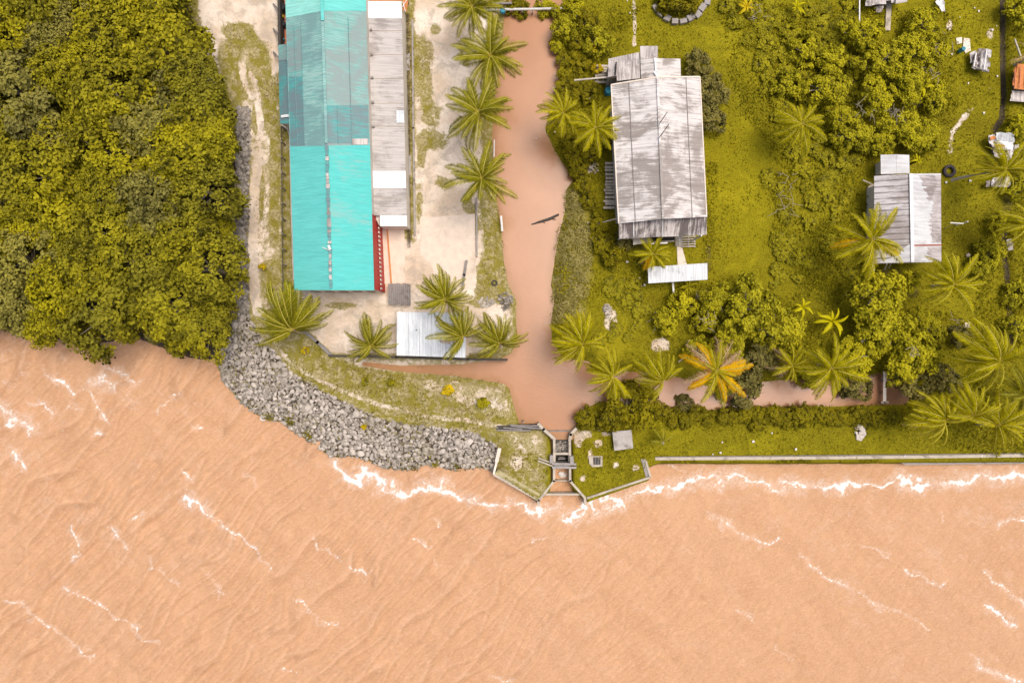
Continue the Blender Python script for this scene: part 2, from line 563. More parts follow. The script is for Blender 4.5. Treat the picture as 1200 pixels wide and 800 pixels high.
def ground_z(x, y):
    x = np.asarray(x, float)
    y = np.asarray(y, float)
    z = (fbm(x, y, 0.12, 3) - 0.5) * 0.25
    f = sdist(x, y, FOREST_POLY)
    z = z - 0.9 * sstep(-1.0, 2.5, f)
    ds = sdist(x, y, SEA_POLY)                    # positive in the sea
    rp = np.maximum(sdist(x, y, RIP_POLY), -1e3)
    slope = np.clip(-ds / 5.5, 0, 1)
    w = sstep(-1.5, 0.3, rp)
    zr = -1.55 + 1.55 * slope ** 0.85
    z = z * (1 - w) + np.minimum(z, zr) * w
    z = z - sstep(-0.25, 0.3, ds) * 1.9 - sstep(0.2, 3, ds) * 1.4
    dc = sdist(x, y, CANAL_POLY)
    z = np.where(dc > -1.4, np.minimum(z, z * (1 - sstep(-1.4, 0.2, dc)) - 0.8 * sstep(-1.4, 0.0, dc) - sstep(-0.05, 1.2, dc) * 1.1), z)
    dk = sdist(x, y, SLUICE_POLY)
    z = np.where(dk > -0.05, np.minimum(z, -2.6), z)
    for d in DITCH:
        z = z - 0.55 * (1 - sstep(0.1, 0.75, seg_dist(x, y, d)))
    return z


def gz(px, py, z=0.0):
    p = P(px, py, z)
    return float(ground_z(np.array([p[0]]), np.array([p[1]]))[0])


def G(px, py):
    """point on the ground seen at photo position"""
    z = gz(px, py)
    p = P(px, py, z)
    return Vector((p[0], p[1], z))


def grid_with_skirt(x0, x1, y0, y1, step, far):
    nx = int((x1 - x0) / step) + 1
    ny = int((y1 - y0) / step) + 1
    xs = np.concatenate([[x0 - far], np.linspace(x0, x1, nx), [x1 + far]])
    ys = np.concatenate([[y0 - far], np.linspace(y0, y1, ny), [y1 + far]])
    X, Y = np.meshgrid(xs, ys)
    cx = np.clip(X, x0, x1)
    cy = np.clip(Y, y0, y1)
    h, w = X.shape
    i = np.arange(h * w).reshape(h, w)
    F = np.stack([i[:-1, :-1], i[:-1, 1:], i[1:, 1:], i[1:, :-1]], -1).reshape(-1, 4)
    return X.ravel(), Y.ravel(), cx.ravel(), cy.ravel(), F


# ------------------------------------------------------------------ GROUND
X, Y, cx, cy, F = grid_with_skirt(-76, 76, -20, 52, 0.25, 900)
Z = ground_z(cx, cy)


def pxl(lst, z=0):
    return poly(lst, z)


def pmask(lst, soft=0.8):
    return sstep(-soft, soft, sdist(cx, cy, poly(lst)))


def blob(px, py, rx, ry):
    a = P(px, py)
    d = np.hypot((cx - a[0]) / (rx / 10), (cy - a[1]) / (ry / 10))
    return 1 - sstep(0.5, 1.25, d)


def line(lst, w):
    return 1 - sstep(w * 0.05, w * 0.12, seg_dist(cx, cy, poly(lst)))


sand = np.zeros_like(cx)
west = pmask([(190, -900), (330, -900), (330, 365), (350, 385), (385, 420), (600, 424), (606, 500), (640, 505), (640, 590), (580, 556), (500, 500), (430, 480), (340, 440), (290, 370), (280, 130), (262, 92)], 0.6)
sand = np.maximum(sand, 0.95 * pmask([(200, -900), (328, -900), (328, 40), (318, 62), (290, 30), (262, 28), (256, 70), (262, 95), (235, 55)], 1.0))
sand = np.maximum(sand, 0.56 * pmask([(250, 40), (328, 40), (330, 366), (300, 366), (285, 130)], 1.0))
for b in [(283, 42, 17, 17), (303, 80, 14, 34), (270, 70, 14, 20), (316, 120, 9, 40), (285, 100, 14, 18), (322, 190, 6, 60), (321, 255, 6, 36), (318, 330, 12, 30), (300, 140, 5, 20), (306, 220, 4, 40)]:
    sand -= 0.52 * blob(*b)
for b in [(322, 60, 6, 36), (298, 8, 22, 14)]:
    sand = np.maximum(sand, 0.9 * blob(*b))
sand = np.maximum(sand, 0.70 * line([(283, 74), (287, 98), (295, 112), (303, 124), (305, 150), (303, 178), (300, 200)], 5))
sand = np.maximum(sand, 0.74 * line([(294, 86), (300, 104), (304, 124)], 4))
sand = np.maximum(sand, 0.90 * line([(302, 190), (298, 230), (296, 290), (298, 340), (302, 366)], 7))
sand = np.maximum(sand, 0.52 * line([(302, 366), (318, 398), (335, 420), (360, 438), (400, 457), (450, 476), (500, 488), (545, 492), (588, 500)], 4))
yard = pmask([(438, 262), (486, 285), (486, -900), (556, -900), (572, 60), (560, 120), (566, 170), (562, 240), (568, 300), (556, 345), (600, 362), (598, 404), (545, 416), (388, 414), (350, 374), (346, 338), (438, 340)], 0.7)
sand = np.maximum(sand, 0.93 * yard)
for b in [(496, 66, 15, 30), (498, 105, 11, 24), (505, 135, 14, 20), (497, 165, 10, 16), (535, 300, 12, 8), (510, 35, 7, 10), (572, 318, 16, 22), (556, 262, 7, 22), (512, 165, 16, 14), (494, 185, 6, 14),
          (548, 240, 8, 14), (582, 335, 10, 10), (575, 150, 12, 30), (520, 215, 14, 10), (400, 358, 26, 5), (560, 355, 14, 8), (545, 60, 10, 24), (492, 240, 4, 30), (568, 210, 8, 30)]:
    sand -= 0.60 * blob(*b)
sand = np.maximum(sand, 0.5 * pmask([(470, 440), (590, 452), (604, 492), (560, 480), (500, 462)], 1.0))
sand = np.maximum(sand, 0.55 * pmask([(388, 418), (600, 420), (590, 446), (430, 434)], 0.5))
sand = np.maximum(sand, 0.42 * pmask([(586, 503), (640, 503), (644, 540), (600, 530)], 0.8))
for b in [(605, 541, 10, 10), (684, 510, 12, 7), (700, 502, 6, 4), (692, 532, 4, 8), (677, 515, 6, 12), (700, 520, 7, 6), (722, 545, 5, 4), (684, 560, 5, 6), (745, 548, 5, 5), (712, 508, 8, 4)]:
    sand = np.maximum(sand, 0.72 * blob(*b))
for b in [(774, 404, 14, 10), (716, 375, 10, 14), (712, 363, 7, 8), (808, 402, 5, 4)]:
    sand = np.maximum(sand, 0.75 * blob(*b))
for b in [(1075, 120, 10, 8), (1050, 135, 10, 10), (1160, 40, 5, 10), (1113, 30, 4, 10), (690, 195, 10, 10)]:
    sand = np.maximum(sand, 0.6 * blob(*b))
sand = np.maximum(sand, 0.52 * line([(1138, 128), (1126, 142), (1117, 155), (1113, 178)], 4))
sand = np.maximum(sand, 0.60 * line([(742, -20), (744, 30), (743, 52)], 3))
dry = pmask([(120, -900), (596, -900), (592, 0), (579, 160), (591, 300), (606, 360), (600, 424), (606, 500), (640, 505), (640, 592), (560, 570), (430, 520), (120, 420)], 0.4)
dry = np.maximum(dry, 0.75 * pmask([(646, 372), (646, 335), (652, 300), (662, 222), (672, 220), (690, 260), (690, 320), (682, 368)], 1.0))
dark = 1.0 * sstep(-2.2, -0.2, sdist(cx, cy, FOREST_POLY)) * (1 - 0.75 * sstep(20, 26, cy))
for d in DITCH:
    dark = np.maximum(dark, 1 - sstep(0.15, 0.6, seg_dist(cx, cy, d)))
dark = np.maximum(dark, 0.75 * pmask([(474, 15), (481, 15), (483, 292), (476, 292)], 0.3))
dark = np.maximum(dark, 0.55 * sstep(-1.0, 0.2, sdist(cx, cy, CANAL_POLY)))
dark = np.maximum(dark, 1.0 * sstep(-0.5, 0.5, sdist(cx, cy, RIP_POLY)))
dark = np.maximum(dark, 0.9 * sstep(-0.5, 0.5, sdist(cx, cy, STRIP_POLY)))
dark = np.maximum(dark, 0.8 * sstep(-0.3, 0.5, sdist(cx, cy, SEA_POLY)))
for b in [(1045, 318, 20, 8), (1068, 340, 14, 16), (1190, 220, 14, 12), (1020, 90, 12, 10), (1100, 390, 16, 14), (1180, 240, 10, 20), (985, 188, 30, 16), (760, 290, 24, 6), (718, 290, 16, 16), (1165, 150, 8, 8), (830, 300, 5, 30)]:
    dark = np.maximum(dark, 0.55 * blob(*b))  # darker ground in patches by walls, wrecks and scrub gaps
wear = np.clip(fbm(cx, cy, 0.10, 5, 4) * 1.6 - 0.3, 0, 1)
for b in [(870, 250, 30, 60, ), (860, 200, 30, 40), (745, 400, 14, 40), (1130, 40, 30, 45), (1140, 290, 20, 50), (1120, 110, 22, 30)]:
    wear = np.clip(wear + 0.25 * blob(*b), 0, 1)

s = NT('ground_earth_and_grass')
zc = s.attr('zone').outputs['Color']
sep = s.n('ShaderNodeSeparateColor')
s.l(zc, sep.inputs[0])
wv = s.coord(src='World')
nA = s.noise(wv, 0.9, 8, 0.68, 0.3)
nB = s.noise(wv, 3.5, 6, 0.7)
nC = s.noise(wv, 0.22, 5, 0.6)
nD = s.noise(wv, 9.0, 3, 0.7)
nE = s.noise(wv, 6.5, 6, 0.75)
nH = s.noise(wv, 0.13, 5, 0.65, 0.5)
lush = s.mix(s.step(nE, 0.36, 0.64), (0.085, 0.072, 0.004), (0.35, 0.30, 0.014))
lush = s.mix(s.math('MULTIPLY', s.step(nA, 0.42, 0.62), 0.45), lush, (0.17, 0.143, 0.004))
lush = s.mix(s.math('MULTIPLY', s.attr('wear').outputs['Fac'], 0.5), lush, (0.35, 0.295, 0.008))
lush = s.mix(s.math('MULTIPLY', s.step(nH, 0.52, 0.64), 0.45), lush, (0.44, 0.37, 0.014))
lush = s.mix(s.math('MULTIPLY', s.step(nH, 0.46, 0.36), 0.35), lush, (0.16, 0.125, 0.006))
lush = s.mix(s.math('MULTIPLY', s.step(nD, 0.52, 0.66), 0.5), lush, (0.06, 0.05, 0.004))  # dark specks painted as shade between the grass leaves
dryc = s.mix(s.step(nB, 0.3, 0.7), (0.24, 0.20, 0.075), (0.60, 0.495, 0.27))
dryc = s.mix(s.math('MULTIPLY', s.step(nA, 0.42, 0.56), 0.85), dryc, (0.26, 0.222, 0.018))
dryc = s.mix(s.math('MULTIPLY', s.step(nD, 0.52, 0.72), 0.5), dryc, (0.12, 0.10, 0.045))
g = s.mix(sep.outputs['Green'], lush, dryc)
sandc = s.mix(s.step(nC, 0.38, 0.62), (0.92, 0.79, 0.655), (0.72, 0.57, 0.42))
nG = s.noise(wv, 0.55, 7, 0.7, 0.6)
sandc = s.mix(s.math('MULTIPLY', s.step(nG, 0.47, 0.62), 0.65), sandc, (0.50, 0.41, 0.32))
sandc = s.mix(s.math('MULTIPLY', s.step(nB, 0.5, 0.72), 0.5), sandc, (0.50, 0.36, 0.22))
sandc = s.mix(s.math('MULTIPLY', s.step(nD, 0.62, 0.75), 0.55), sandc, (0.28, 0.21, 0.13))
sandc = s.mix(s.math('MULTIPLY', s.step(nA, 0.58, 0.75), 0.6), sandc, (0.92, 0.82, 0.72))
f = s.math('ADD', sep.outputs['Red'], s.math('MULTIPLY', s.math('SUBTRACT', nA, 0.5), 2.0))
f = s.math('ADD', f, s.math('MULTIPLY', s.math('SUBTRACT', nD, 0.5), 0.6))
f = s.step(f, 0.36, 0.66)
g = s.mix(f, g, sandc)
mud_and_dark = s.mix(nB, (0.035, 0.028, 0.018), (0.15, 0.115, 0.075))
fd = s.math('ADD', sep.outputs['Blue'], s.math('MULTIPLY', s.math('SUBTRACT', nA, 0.5), 0.7))
g = s.mix(s.step(fd, 0.35, 0.85), g, mud_and_dark)
M['ground'] = s.bsdf(g, 0.95, 0.1, s.bump(nE, 0.6, 0.2))
me = raw_mesh('ground', np.stack([X, Y, Z], 1), F, [M['ground']], smooth=True)
at = me.attributes.new('zone', 'FLOAT_COLOR', 'POINT')
at.data.foreach_set('color', np.stack([np.clip(sand, 0, 1), np.clip(dry, 0, 1), np.clip(dark, 0, 1), np.ones_like(sand)], 1).astype(np.float32).ravel())
at = me.attributes.new('wear', 'FLOAT', 'POINT')
at.data.foreach_set('value', wear.astype(np.float32))
tag(link('ground', me), kind='structure')

# ------------------------------------------------------------------ SEA
X, Y, cx, cy, F = grid_with_skirt(-76, 76, -52, 6, 0.16, 1200)


def swell(x, y):
    """short steep chop: crests run up to the right, gentle backs, steep faces; returns height, mask for painted face shade and crest light"""
    wx = x + 2.4 * (fbm(x, y, 0.07, 21, 4) - 0.5)
    wy = y + 2.4 * (fbm(x, y, 0.08, 31, 4) - 0.5)
    left = 0.36 + 0.64 * sstep(35, -25, x)
    h = 0
    m = 0
    k_ = 0
    for lam, ang, amp, sd in ((4.0, -43, 0.30, 41), (2.6, -37, 0.19, 45), (1.7, -50, 0.12, 49), (1.2, -42, 0.08, 52)):
        u = (wx * math.cos(R(ang)) + wy * math.sin(R(ang))) / lam
        v = -wx * math.sin(R(ang)) + wy * math.cos(R(ang))
        u = u + 0.42 * (vnoise(v, u * lam * 0.6, 0.22, sd + 2) - 0.5) * 2
        f = u - np.floor(u)
        prof = np.where(f < 0.74, f / 0.74, (1 - f) / 0.26)
        prof = prof * prof * (3 - 2 * prof)
        env = sstep(0.38, 0.58, fbm((x * 0.72 + y * 0.70) * 0.8, (y * 0.72 - x * 0.70) * 1.5, 0.20, sd, 4)) * left
        h = h + amp * prof * env
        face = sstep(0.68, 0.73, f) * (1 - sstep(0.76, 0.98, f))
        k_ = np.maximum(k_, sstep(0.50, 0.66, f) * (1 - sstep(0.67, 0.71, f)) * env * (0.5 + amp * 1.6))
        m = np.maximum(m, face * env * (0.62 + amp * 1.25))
    h = h + 0.20 * (fbm(x, y, 0.5, 55, 4) - 0.5)
    return h, m - 0.8 * k_


edge = np.minimum(np.minimum(cx + 76, 76 - cx), np.minimum(cy + 52, 60.0))
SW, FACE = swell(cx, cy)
Z = SEA + SW * sstep(0, 5, edge) - 0.16
FOAM = [  # polyline, width px, strength
    ([(392, 542), (402, 552), (407, 562), (420, 560), (432, 553)], 5, 1.05), ([(407, 562), (430, 557), (445, 562), (450, 574), (468, 580), (490, 572), (520, 566)], 5, 0.92),
    ([(460, 570), (475, 578), (495, 568), (520, 574), (545, 582), (570, 591), (585, 596)], 4.5, 1.0), ([(590, 592), (607, 590), (622, 598), (632, 601), (645, 598), (650, 592)], 4, 0.95),
    ([(662, 602), (672, 607), (684, 598), (690, 588), (700, 581), (714, 583), (732, 590), (716, 594), (700, 602), (697, 590)], 4.5, 1.05),
    ([(735, 580), (745, 574), (765, 572), (776, 569)], 5, 1.1), ([(786, 572), (815, 566), (838, 560), (846, 566)], 5, 1.05), ([(855, 560), (880, 562), (895, 567)], 5.5, 1.1),
    ([(905, 571), (930, 569), (952, 571), (975, 569), (1003, 570)], 4.5, 1.0), ([(1010, 569), (1035, 572), (1048, 566)], 3.5, 0.95),
    ([(1055, 562), (1070, 568), (1090, 570)], 6, 1.1), ([(1105, 566), (1130, 562), (1150, 558), (1175, 564), (1205, 556)], 6, 1.05), ([(1250, 556), (1205, 560)], 5, 1.0),
    ([(820, 545), (845, 556), (858, 566)], 1.6, 0.8), ([(787, 545), (800, 553)], 1.5, 0.8), ([(1120, 545), (1122, 540)], 1.5, .8),
    ([(-30, 452), (0, 472), (14, 487), (26, 495), (36, 502)], 6, 1.15), ([(14, 480), (34, 510)], 3.5, 1.0), ([(56, 441), (72, 446), (80, 456), (87, 462)], 3.8, 1.05),
    ([(104, 447), (118, 446), (128, 452)], 4, 0.95), ([(126, 431), (142, 434), (160, 446)], 2.6, 1.0), ([(96, 458), (108, 464), (114, 478), (122, 486), (128, 496)], 2.4, 1.0),
    ([(38, 472), (52, 478), (62, 486)], 3, 1.0), ([(78, 478), (92, 482)], 2.4, 1.0), ([(112, 506), (122, 510)], 2.6, 1.0), ([(16, 530), (22, 541), (32, 546)], 3, 1.0),
    ([(200, 461), (212, 459)], 2, .95), ([(225, 497), (236, 503)], 2.4, 1.0), ([(185, 482), (192, 474), (205, 468)], 1.6, .8),
    ([(216, 552), (224, 560)], 2.8, 1.05), ([(222, 582), (228, 592), (240, 600)], 4.4, 1.1), ([(238, 598), (262, 614), (282, 630), (300, 645)], 2.2, 1.0), ([(300, 646), (320, 664)], 1.2, 0.8),
    ([(86, 612), (88, 632), (95, 648), (86, 652)], 3, 0.98), ([(130, 618), (140, 632), (150, 644)], 2.3, 1.0), ([(172, 656), (190, 672), (212, 690)], 1.5, 0.85),
    ([(70, 690), (92, 698), (112, 706), (132, 720), (152, 730), (172, 748), (184, 758)], 2.1, 1.0), ([(8, 700), (30, 712), (52, 732), (75, 746), (110, 770)], 1.8, 0.92),
    ([(292, 556), (298, 566)], 2.4, .85), ([(410, 662), (428, 672)], 1.8, 1.0), ([(345, 700), (362, 714), (382, 730), (400, 738)], 1.4, 0.9), ([(368, 632), (376, 645), (402, 652)], 1.4, .8),
    ([(332, 781), (345, 786)], 1.4, .85), ([(158, 608), (165, 604)], 1.6, .9), ([(240, 680), (262, 694)], 1.2, .8),
    ([(835, 604), (850, 614), (870, 624), (888, 634), (903, 638), (915, 630)], 2.8, 0.95), ([(942, 652), (955, 664), (972, 680), (996, 688)], 2.8, 0.98), ([(996, 690), (1030, 708), (1058, 720), (1090, 740)], 1.3, .8),
    ([(1062, 668), (1070, 676), (1090, 682), (1108, 686)], 2.4, 0.95), ([(1010, 638), (1028, 646), (1040, 656)], 2, .85), ([(1152, 708), (1170, 720), (1190, 734)], 3, 1.0),
    ([(1144, 776), (1160, 782), (1175, 792), (1195, 800)], 4, 1.0), ([(1150, 672), (1180, 690), (1210, 712)], 2.4, .95), ([(1170, 615), (1190, 608), (1215, 612)], 3, 1.0), ([(1020, 703), (1040, 720)], 1.3, .8),
    ([(908, 755), (930, 775)], 1.2, .75), ([(862, 712), (885, 728)], 1.2, .8), ([(505, 606), (515, 618)], 1.4, .8), ([(485, 634), (505, 642)], 1.2, .85), ([(508, 655), (515, 661)], 1.6, .95),
    ([(620, 634), (640, 632)], 1.6, .75), ([(575, 792), (600, 800)], 1.6, .9), ([(1100, 600), (1110, 610)], 1.2, .7)]
foam = np.zeros_like(cx)
fw = fbm(cx, cy, 0.9, 61, 4) - 0.5
fw2 = fbm(cx, cy, 2.0, 64, 3) - 0.5
fx = cx + fw * 2.4 + fw2 * 0.9
fy = cy + (fbm(cx, cy, 0.8, 71, 4) - 0.5) * 2.4 + (fbm(cx, cy, 2.1, 74, 3) - 0.5) * 0.9
for pts, w, st in FOAM:
    q = poly(pts, SEA)
    m = (cx > q[:, 0].min() - 3) & (cx < q[:, 0].max() + 3) & (cy > q[:, 1].min() - 3) & (cy < q[:, 1].max() + 3)
    kk = 1.0 if w > 3.9 else 0.45
    d = seg_dist(cx[m] + (fx[m] - cx[m]) * kk, cy[m] + (fy[m] - cy[m]) * kk, q)
    brk = np.clip(0.30 + 1.35 * fbm(cx[m], cy[m], 0.42, 81, 3), 0, 1.12)
    foam[m] = np.maximum(foam[m], (st * 1.02) * brk * np.exp(-(d / ((w if w > 3.9 else w * 0.58) * 0.062 * (0.5 + 1.1 * fbm(cx[m], cy[m], 0.55, 91, 2)))) ** 2))
for pts, w, st in FOAM:   # torn lace around each streak
    q = poly(pts, SEA)
    m = (cx > q[:, 0].min() - 4) & (cx < q[:, 0].max() + 4) & (cy > q[:, 1].min() - 4) & (cy < q[:, 1].max() + 4)
    d = seg_dist(fx[m], fy[m], q)
    foam[m] = np.maximum(foam[m], (0.46 if w > 3.9 else 0.36) * np.exp(-(d / (w * 0.25)) ** 2))
busy = 0.55 * sstep(-15, -60, cx) * sstep(-35, -3, cy) + 0.35 * sstep(20, 55, cx) * sstep(-42, -20, cy) + 0.12
s = NT('brown_sea_water')
wv = s.coord(src='World')
band = s.noise(s.coord((0.32, 0.075, 1), (0, 0, R(-42)), 'World'), 1.0, 5, 0.6, 0.8)
n1 = s.noise(wv, 0.05, 3, 0.5)
n2 = s.noise(s.coord((0.9, 0.45, 1), (0, 0, R(-42)), 'World'), 1.4, 7, 0.68, 0.5)
n3 = s.noise(wv, 2.6, 7, 0.75, 0.6)
c = s.mix(s.step(band, 0.36, 0.66), (0.685, 0.375, 0.196), (0.75, 0.424, 0.228))
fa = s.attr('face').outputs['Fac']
c = s.mix(s.math('MULTIPLY', fa, -0.55, True), c, (0.89, 0.565, 0.355))  # crest highlight painted into the water colour
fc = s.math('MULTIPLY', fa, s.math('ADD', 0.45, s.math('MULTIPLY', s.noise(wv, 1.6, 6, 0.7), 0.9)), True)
c = s.mix(s.math('MULTIPLY', fc, 0.62), c, (0.52, 0.265, 0.125))  # shade of the steep wave faces painted into the colour
c = s.mix(s.math('MULTIPLY', s.step(n2, 0.50, 0.68), 0.35), c, (0.60, 0.31, 0.145))
c = s.mix(s.math('MULTIPLY', s.step(n3, 0.55, 0.72), 0.30), c, (0.82, 0.50, 0.29))
c = s.mix(s.math('MULTIPLY', s.step(n1, 0.4, 0.65), 0.4), c, (0.73, 0.42, 0.235))
r1 = s.noise(s.coord((0.9, 2.6, 1), (0, 0, R(-46)), 'World'), 1.5, 6, 0.7, 0.4)
r2 = s.noise(s.coord((1.0, 3.2, 1), (0, 0, R(-20)), 'World'), 1.9, 6, 0.72, 0.3)
fo = s.attr('foam').outputs['Fac']
fb = s.attr('busy').outputs['Fac']
nf = s.noise(wv, 3.4, 8, 0.78, 1.0)
ff = s.math('ADD', fo, s.math('MULTIPLY', s.math('SUBTRACT', nf, 0.5), 2.3))
lv = s.math('ABSOLUTE', s.math('SUBTRACT', s.noise(wv, 1.9, 7, 0.72, 1.4), 0.5))
lace = s.math('MULTIPLY', s.step(lv, 0.030, 0.004), s.step(fo, 0.16, 0.40))
f1 = s.math('MAXIMUM', s.step(ff, 0.60, 0.76), s.math('MULTIPLY', lace, 0.55))
# stray flecks and threads drifting down-wind
th = s.noise(s.coord((0.35, 1.9, 1), (0, 0, R(38)), 'World'), 1.15, 8, 0.74, 1.8)
th2 = s.math('ABSOLUTE', s.math('SUBTRACT', th, 0.5))
vein = s.math('MULTIPLY', s.step(th2, 0.013, 0.0), s.step(s.noise(wv, 0.35, 5, 0.7), 0.52, 0.66))
fl = s.step(s.math('ADD', s.noise(s.coord((0.8, 2.2, 1), (0, 0, R(38)), 'World'), 1.7, 7, 0.74), s.math('MULTIPLY', fb, 0.16)), 0.74, 0.84)
f2 = s.math('MULTIPLY', s.math('MAXIMUM', s.math('MULTIPLY', vein, 0.9), fl), 0.8)
f2 = s.math('MULTIPLY', f2, s.math('ADD', s.math('MULTIPLY', fb, 1.5), 0.30))
fm = s.math('MAXIMUM', f1, f2, True)
c = s.mix(s.math('MULTIPLY', s.step(r1, 0.51, 0.60), 0.26), c, (0.58, 0.285, 0.14))
c = s.mix(s.math('MULTIPLY', s.step(r2, 0.51, 0.60), 0.40), c, (0.83, 0.52, 0.325))  # light and dark sides of ripples painted in, besides the bump
c = s.mix(s.math('MULTIPLY', s.step(fo, 0.10, 0.7), 0.28), c, (0.9, 0.66, 0.48))
c = s.mix(fm, c, (1.0, 0.95, 0.90))
rg = s.math('ADD', 0.35, s.math('MULTIPLY', fm, 0.5))
hh = s.math('ADD', s.math('MULTIPLY', n3, 0.5), s.math('ADD', s.math('MULTIPLY', n2, 0.9), s.math('MULTIPLY', fm, 0.02)))
hh = s.math('ADD', hh, s.math('ADD', s.math('MULTIPLY', r1, 1.3), s.math('MULTIPLY', r2, 0.9)))
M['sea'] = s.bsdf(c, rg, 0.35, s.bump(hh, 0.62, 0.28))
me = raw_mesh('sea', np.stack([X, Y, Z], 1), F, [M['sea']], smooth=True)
at = me.attributes.new('foam', 'FLOAT', 'POINT')
at.data.foreach_set('value', foam.astype(np.float32))
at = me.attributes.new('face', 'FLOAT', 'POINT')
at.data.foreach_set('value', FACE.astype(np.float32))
at = me.attributes.new('busy', 'FLOAT', 'POINT')
at.data.foreach_set('value', busy.astype(np.float32))
tag(link('sea', me), kind='structure')

# ------------------------------------------------------------------ CANAL water
s = NT('brown_canal_water')
wv = s.coord(src='World')
n1 = s.noise(wv, 0.16, 4, 0.5, 0.3)
n2 = s.noise(s.coord((1.0, 2.6, 1), src='World'), 1.6, 4, 0.5)
ca = s.attr('bank').outputs['Fac']
c = s.mix(s.step(n1, 0.35, 0.7), (0.445, 0.215, 0.108), (0.505, 0.25, 0.13))
bk = s.math('ADD', ca, s.math('MULTIPLY', s.math('SUBTRACT', s.noise(wv, 0.5, 5, 0.6), 0.5), 0.9))
c = s.mix(s.math('MULTIPLY', s.step(bk, 0.45, 1.0), 0.6), c, (0.34, 0.17, 0.055))
c = s.mix(s.math('MULTIPLY', s.step(s.noise(wv, 5.0, 3, 0.6), 0.70, 0.78), 0.25), c, (0.3, 0.2, 0.1))
M['canal'] = s.bsdf(c, 0.22, 0.35, s.bump(n2, 0.10, 0.08))
b0 = CANAL_POLY.copy()
x = np.arange(-30, 50, 0.5)
y = np.arange(-11.6, 53, 0.5)
GX, GY = np.meshgrid(x, y)
h, w = GX.shape
ii = np.arange(h * w).reshape(h, w)
F = np.stack([ii[:-1, :-1], ii[:-1, 1:], ii[1:, 1:], ii[1:, :-1]], -1).reshape(-1, 4)
sd = sdist(GX.ravel(), GY.ravel(), CANAL_POLY)
keep = (sd[F] > -1.6).any(1)
F = F[keep]
used = np.unique(F)
mp = np.zeros(h * w, int)
mp[used] = np.arange(len(used))
me = raw_mesh('canal', np.stack([GX.ravel()[used], GY.ravel()[used], np.full(len(used), CANAL)], 1), mp[F], [M['canal']], smooth=True)
at = me.attributes.new('bank', 'FLOAT', 'POINT')
at.data.foreach_set('value', np.clip(1 - sd[used] / 1.8, 0, 1).astype(np.float32))
tag(link('canal', me), kind='structure')

# ------------------------------------------------------------------ FOLIAGE generators
def unit(n, g):
    v = g.normal(size=(n, 3))
    return v / np.linalg.norm(v, axis=1, keepdims=True)


def leaves_from(pos, nrm, L, W, g, tone):
    """one kite-shaped leaf (4 verts) per row"""
    n = len(pos)
    a = np.cross(nrm, unit(n, g))
    a /= np.maximum(np.linalg.norm(a, axis=1, keepdims=True), 1e-6)
    b = np.cross(nrm, a)
    L = L[:, None]
    W = W[:, None]
    V = np.stack([pos - a * L * 0.5, pos + b * W * 0.5 - a * L * 0.05, pos + a * L * 0.5 - nrm * L * 0.12, pos - b * W * 0.5 - a * L * 0.05], 1).reshape(-1, 3)
    F = np.arange(4 * n).reshape(n, 4)
    return V, F, np.repeat(tone, 4)


def crown_mesh(name, seed, mat, Rx=2.4, Hz=1.8, nclump=80, per=42, leaf=0.30, clump=0.24, upness=0.9, lobes=0.25):
    """a crown of leaf clumps round an uneven dome, gaps between the clumps"""
    g = np.random.default_rng(seed)
    d = unit(nclump * 3, g)
    d = d[d[:, 2] > -0.35][:nclump]
    n = len(d)
    ang = np.arctan2(d[:, 1], d[:, 0])
    rad = 1 + lobes * (np.sin(ang * 3 + seed) * 0.5 + np.sin(ang * 5 + seed * 2.3) * 0.35 + np.sin(ang * 2 + seed * 1.7) * 0.4)
    fill = g.uniform(0.55, 1.0, n) ** 0.6
    cen = d * np.stack([Rx * rad * fill, Rx * rad * fill, Hz * fill * (0.85 + 0.3 * g.random(n))], 1)
    cr = Rx * clump * g.uniform(0.7, 1.25, n)
    ct = np.clip(0.48 + 0.24 * g.normal(size=n) + 0.25 * d[:, 2], 0, 1)  # higher clumps get a lighter tone
    k = per
    o = unit(n * k, g) * (g.random(n * k) ** (1 / 2.4))[:, None] * np.repeat(cr, k)[:, None]
    o[:, 2] *= 0.75
    pos = np.repeat(cen, k, 0) + o
    outd = np.repeat(d, k, 0) * 0.5 + o / np.repeat(cr, k)[:, None] * 0.6
    nr = outd + np.array([0, 0, upness]) + unit(n * k, g) * 0.75
    nr /= np.linalg.norm(nr, axis=1, keepdims=True)
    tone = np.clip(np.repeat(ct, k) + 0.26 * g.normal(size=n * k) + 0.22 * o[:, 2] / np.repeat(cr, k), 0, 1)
    L = leaf * g.uniform(0.7, 1.35, n * k)
    V, F, T = leaves_from(pos, nr, L, L * 0.62, g, tone)
    me = raw_mesh(name, V, F, [mat], None, T)
    me['tips'] = [float(v) for v in cen[:9].ravel()]
    return me


def trunk_mesh(name, seed, h, r, tips, mat, base_z=0.0):
    """tapered trunk from the root up to the crown centre (at origin), limbs out to the clumps"""
    g = random.Random(seed)
    mb = MB()
    b = Vector((g.uniform(-.3, .3), g.uniform(-.3, .3), -h))
    mid = b * 0.5 + Vector((g.uniform(-.2, .2), g.uniform(-.2, .2), 0))
    top = Vector((0, 0, -0.1))
    mb.tube([b, b * 0.8 + mid * 0.2, mid, top], [r * 1.5, r * 1.1, r * 0.9, r * 0.6], 7)
    for i in range(0, len(tips), 3):
        t = Vector(tips[i:i + 3])
        st = mid.lerp(top, g.uniform(0.1, 0.9))
        md = st.lerp(t, 0.5) + Vector((0, 0, 0.15))
        mb.tube([st, md, t * 0.96], [r * 0.5, r * 0.32, r * 0.12], 5)
    me = raw_mesh(name, np.array(mb.v), mb.f, [mat], mb.m)
    return me


CROWNS = {}


